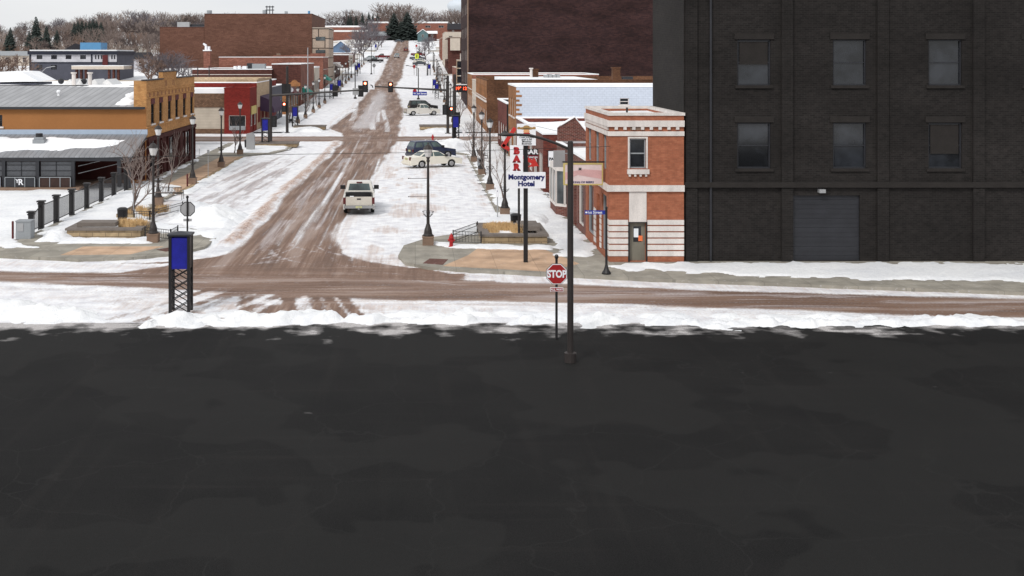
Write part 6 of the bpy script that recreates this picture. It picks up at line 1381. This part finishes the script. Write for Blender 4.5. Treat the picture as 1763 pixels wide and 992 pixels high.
# ---------------------------------------------------------------- trees
def grow(rnd, H_, levels=5, r0=.12, spread=.55, nb=(3,4), up=.25, clear=.28, twn=6, seg=2, low=.55):
    tk, cr_ = MB(), MB()
    def rec(p, dr, ln, r_, lv):
        n = seg if lv < levels-1 else 1; q = p; dd = dr
        for i in range(n):
            dd = (dd+Vector((rnd.gauss(0,.13), rnd.gauss(0,.13), rnd.gauss(0,.05)+up*.3*(lv > 0)))).normalized(); e = q+dd*ln/n
            ra, rb = r_*(1-.35*i/n), r_*(1-.35*(i+1)/n)
            (tk if lv == 0 else cr_).cyl(q, e, ra, rb, 6 if lv == 0 else (4 if lv < 2 else 3), cap=False)
            if lv > 0 and lv < levels-1:
                for t in range(twn if lv >= 2 else 2):
                    s = q+(e-q)*rnd.random(); v = (dd+Vector((rnd.gauss(0,.7),rnd.gauss(0,.7),rnd.gauss(.2,.5)))).normalized()
                    cr_.cyl(s, s+v*ln*rnd.uniform(.3,.7), r_*.3, r_*.08, 3, cap=False)
            q = e
        if lv < levels-1:
            k = rnd.randint(*nb) if lv > 0 else rnd.randint(nb[0]+1, nb[1]+2)
            for j in range(k):
                a = 2*math.pi*(j+rnd.random()*.7)/k; u = dd.orthogonal().normalized(); v = dd.cross(u); sp_ = spread*rnd.uniform(.5,1.3)
                nd = (dd+(u*math.cos(a)+v*math.sin(a))*sp_+Vector((0,0,up))).normalized()
                st_ = q if lv > 0 or j < 2 else Vector(p)+(q-p)*rnd.uniform(low,1)
                rec(st_, nd, ln*rnd.uniform(.62,.9), r_*.62, lv+1)
    rec(Vector((0,0,-.3)), Vector((0,0,1)), H_*clear, r0, 0)
    return tk, cr_
def tree(name, label, loc, rnd, H_, mat='twig', group=None, **k):
    r = thing(name, label, 'tree', loc, rnd.uniform(0,6), group); tk, cr_ = grow(rnd, H_, **k)
    part('trunk', tk, M['bark'], r); part('crown', cr_, M[mat], r); return r
rt = random.Random(12)
tree('young_tree', 'bare young tree in the railed bed on the left pavement', (gx(225,71.6), 71.6, .14), rt, 4.9, r0=.10, levels=5, nb=(3,3), clear=.36, twn=3, spread=.85, up=.12, low=.4)
part_t = tree('young_tree', 'slim bare tree leaning before the yellow brick shopfront', (gx(289,84), 84, .14), rt, 4.6, r0=.06, levels=4, nb=(2,3), clear=.34, twn=2, spread=.4)
tree('young_tree', 'small bare tree by the lamp in front of the red shop', (gx(402,118), 118, .14), rt, 3.9, r0=.07, levels=4, nb=(2,3), clear=.33, twn=2)
for px_, d, lb in ((838,96,'bare young tree behind the second right lamp'),(868,80,'bare young tree left of the red brick building'),(826,104,'bare young tree among the far right lamps'),(812,117,'bare young tree at the snow bank on the right')):
    tree('young_tree', lb, (gx(px_,d), d, .14), rt, 4.4, r0=.06, levels=5, nb=(2,3), clear=.3, twn=2)
sdl = tag(part('tree_stake', MB().cyl((0,0,0),(0,0,2.3),.03,.03,5), M['alum']), 'thin pale stake standing beside the young tree in the left bed', 'stake'); sdl.location = (gx(230,71), 71, .1)
for i, (sx, d) in enumerate([(-18.2,168),(-18,190),(-18.2,214),(-18,256),(-18,282),(-18.2,308),(6.3,168),(6.4,192),(6.3,216),(6.4,262),(6.4,290),(6.3,318)]):
    tree('pavement_tree', 'small bare pavement tree beyond the second street', (sx, d, h0(sx,d)), rt, 4.6, r0=.08, levels=4, nb=(3,3), clear=.3, twn=3, group='small pavement trees beyond the second street')
VAR = []
for i in range(7):
    rv = random.Random(40+i); VAR.append(grow(rv, 10, levels=5, r0=.26, spread=rv.uniform(.7,1.0), nb=(3,4), up=.16, clear=.34, twn=5, low=.15))
_vm = {}
def far_tree(loc, H_, label, group, mat='twig', i=None, name='bare_tree', wx=1.0):
    i = rt.randrange(len(VAR)) if i is None else i
    r = thing(name, label, 'tree', loc, rt.uniform(0,6.28), group); k = H_/10; r.scale = (k*wx, k*wx, k)
    for nm, mb, mt in (('trunk', VAR[i][0], 'bark'), ('crown', VAR[i][1], mat)):
        if (i, nm, mt) not in _vm: _vm[i, nm, mt] = part(nm, mb, M[mt], r)
        else:
            c = _vm[i, nm, mt].copy(); C.objects.link(c); c.parent = r
    return r
zt_ = max(v[2] for v in VAR[0][1].v); TOP = [max(v[2] for v in a[1].v) for a in VAR]
def fir_mesh(rv):
    mb = MB(); n = 34
    for k in range(n):
        t = k/n; z = .6+9.2*t; ra = 2.5*(1-t)**.85+.12; m_ = int(12*(1-t))+6
        for j in range(m_):
            a = 2*math.pi*(j+rv.random())/m_; rr = ra*rv.uniform(.65,1.12); dz = -rr*rv.uniform(.15,.4); w_ = rr*rv.uniform(.16,.26)+.05
            c, s = math.cos(a), math.sin(a)
            p = [(0,0,z+.15),(c*rr*.5-s*w_,s*rr*.5+c*w_,z+dz*.3),(c*rr,s*rr,z+dz),(c*rr*.5+s*w_,s*rr*.5-c*w_,z+dz*.3),(c*rr*.55,s*rr*.55,z+dz*.3+.22)]
            mb.add(p, [(0,1,4),(1,2,4),(2,3,4),(3,0,4),(0,3,2,1)])
    return mb
FIR = [fir_mesh(random.Random(70+i)) for i in range(3)]; _fm = {}
def fir(loc, H_, label, group=None, wx=1.0):
    i = rt.randrange(3); r = thing('fir_tree', label, 'tree', loc, rt.uniform(0,6.28), group); k = H_/10; r.scale = (k*wx, k*wx, k)
    if i not in _fm: _fm[i] = (part('trunk', MB().cyl((0,0,-1),(0,0,6),.2,.08,6), M['bark'], r), part('crown', FIR[i], M['fir'], r))
    else:
        for o in _fm[i]: c = o.copy(); C.objects.link(c); c.parent = r
    return r
def put_tree(px_, d, pyt, label, group, mat='twig', wx=1.0, kind='bare', i=None):
    x = gx(px_,d); z = h0(x,d); H_ = max(3.5, gz(pyt,d)-z)
    if kind == 'fir': return fir((x,d,z), H_, label, group, wx)
    i = rt.randrange(len(VAR)) if i is None else i
    return far_tree((x,d,z), H_*10/TOP[i], label, group, mat, i, wx=wx*TOP[i]/10)
# hillside on the left: skyline tops follow the photograph
def sky_y(px_): return float(np.interp(px_, [-40,0,40,60,75,110,140,160,185,215,250,280,320,350], [44,42,37,33,34,30,26,20,14,20,17,22,22,20]))
HG = 'bare trees on the left hillside'
for d, n, off, m_ in ((600,28,0,'twigd'),(560,20,6,'twigd'),(520,17,13,'twig'),(480,15,20,'twigr'),(440,13,28,'twig'),(400,11,37,'twigr'),(365,9,45,'twigr'),(330,8,52,'twigr')):
    for i in range(n):
        px_ = -45+400*(i+rt.uniform(.1,.9))/n
        if px_ > 262 and d < 440 and d > 300 and rt.random() < .3: continue
        if 205 < px_ < 268 and d in (480, 520) and rt.random() < .6: continue
        put_tree(px_, d+rt.uniform(-18,18), sky_y(px_)+off+rt.uniform(-3,6), 'bare brown tree in the wood on the left hillside', HG, rt.choice([m_,m_,'twig','twigp','twigk']), rt.uniform(1.0,1.5))
for px_, d, t_, lb in ((62,470,27,'dark fir tree standing tallest above the left hillside wood'),(18,400,46,'large dark fir tree at the far left of the hillside'),(12,405,58,'smaller dark fir tree beside the large one at far left'),(80,430,43,'dark fir tree midway up the left hillside'),(50,440,53,'small dark fir tree low on the left hillside'),(98,440,50,'small dark fir tree above the apartment house')):
    put_tree(px_, d, t_, lb, None, kind='fir', wx=1.25)
for px_, t_ in ((128,38),(134,35),(141,34),(148,37),(154,35),(160,31),(166,34),(174,37)): put_tree(px_, 480, t_, 'dark fir tree in the clump on the hillside above the blue roof box', 'clump of dark firs on the hillside', kind='fir', wx=1.3)
for px_, t_, d, wx in ((288,84,215,1.5),(302,88,225,1.4),(272,92,225,1.2),(318,97,230,1.2)): put_tree(px_, d, t_, 'bare grey tree in front of the theatre wing behind the yellow building', 'bare trees before the theatre wing', 'twigd', wx)
for px_, t_ in ((2,96),(12,92),(36,92),(255,98),(262,90)): put_tree(px_, 215, t_, 'small bare tree beside the apartment house', 'small bare trees by the apartment house', 'twigr', 1.3)
# skyline behind the top of the street
SG = 'bare trees along the skyline beyond the school'
for px_, t_, d in ((546,30,700),(560,24,720),(572,20,740),(583,15,740),(592,17,740),(608,17,745),(618,15,745),(626,19,740),(638,24,740),(664,20,720),(672,12,720),(732,20,740),(743,17,740),(752,22,740),(764,18,740),(773,24,745),(788,14,720),(798,16,720),(806,15,720),(340,20,600),(330,24,600),(310,22,600),(395,20,600),(404,19,600),(545,34,660),(555,32,660)):
    put_tree(px_, d, t_, 'bare tree on the skyline beyond the brick school', SG, 'twigd' if px_ % 2 else 'twig', 1.35)
for px_, t_, wx in ((684,3,1.5),(693,4,1.5),(701,9,1.3)): put_tree(px_, 640, t_, 'tall bare tree rising behind the two dark firs', 'tall bare trees behind the dark firs', 'twig', wx)
for px_, t_ in ((600,26),(604,24),(613,26),(624,21),(635,19),(642,22),(650,20)): put_tree(px_, 715, t_, 'small dark fir on the skyline above the school', 'small firs on the skyline', kind='fir', wx=.9)
for px_, t_, wx, lb in ((678,21,2.1,'big dark fir tree at the head of the street, left of two'),(701,19,2.2,'big dark fir tree at the head of the street, right of two'),(668,46,1.7,'short dark fir left of the two big firs'),(715,46,1.6,'short dark fir right of the two big firs'),(690,36,1.9,'dark fir filling the gap between the two big firs')): put_tree(px_, 612+(px_%5), t_, lb, None, kind='fir', wx=wx)
for px_, t_, d in ((628,34,560),(636,38,540),(622,44,520),(640,30,600),(618,52,480),(650,56,520),(657,58,540),(732,62,520),(738,66,480),(744,62,560),(626,60,430),(606,72,400),(733,72,430)):
    put_tree(px_, d, t_, 'grey bare tree along the upper street', 'bare trees along the upper street', 'twigd', 1.15)
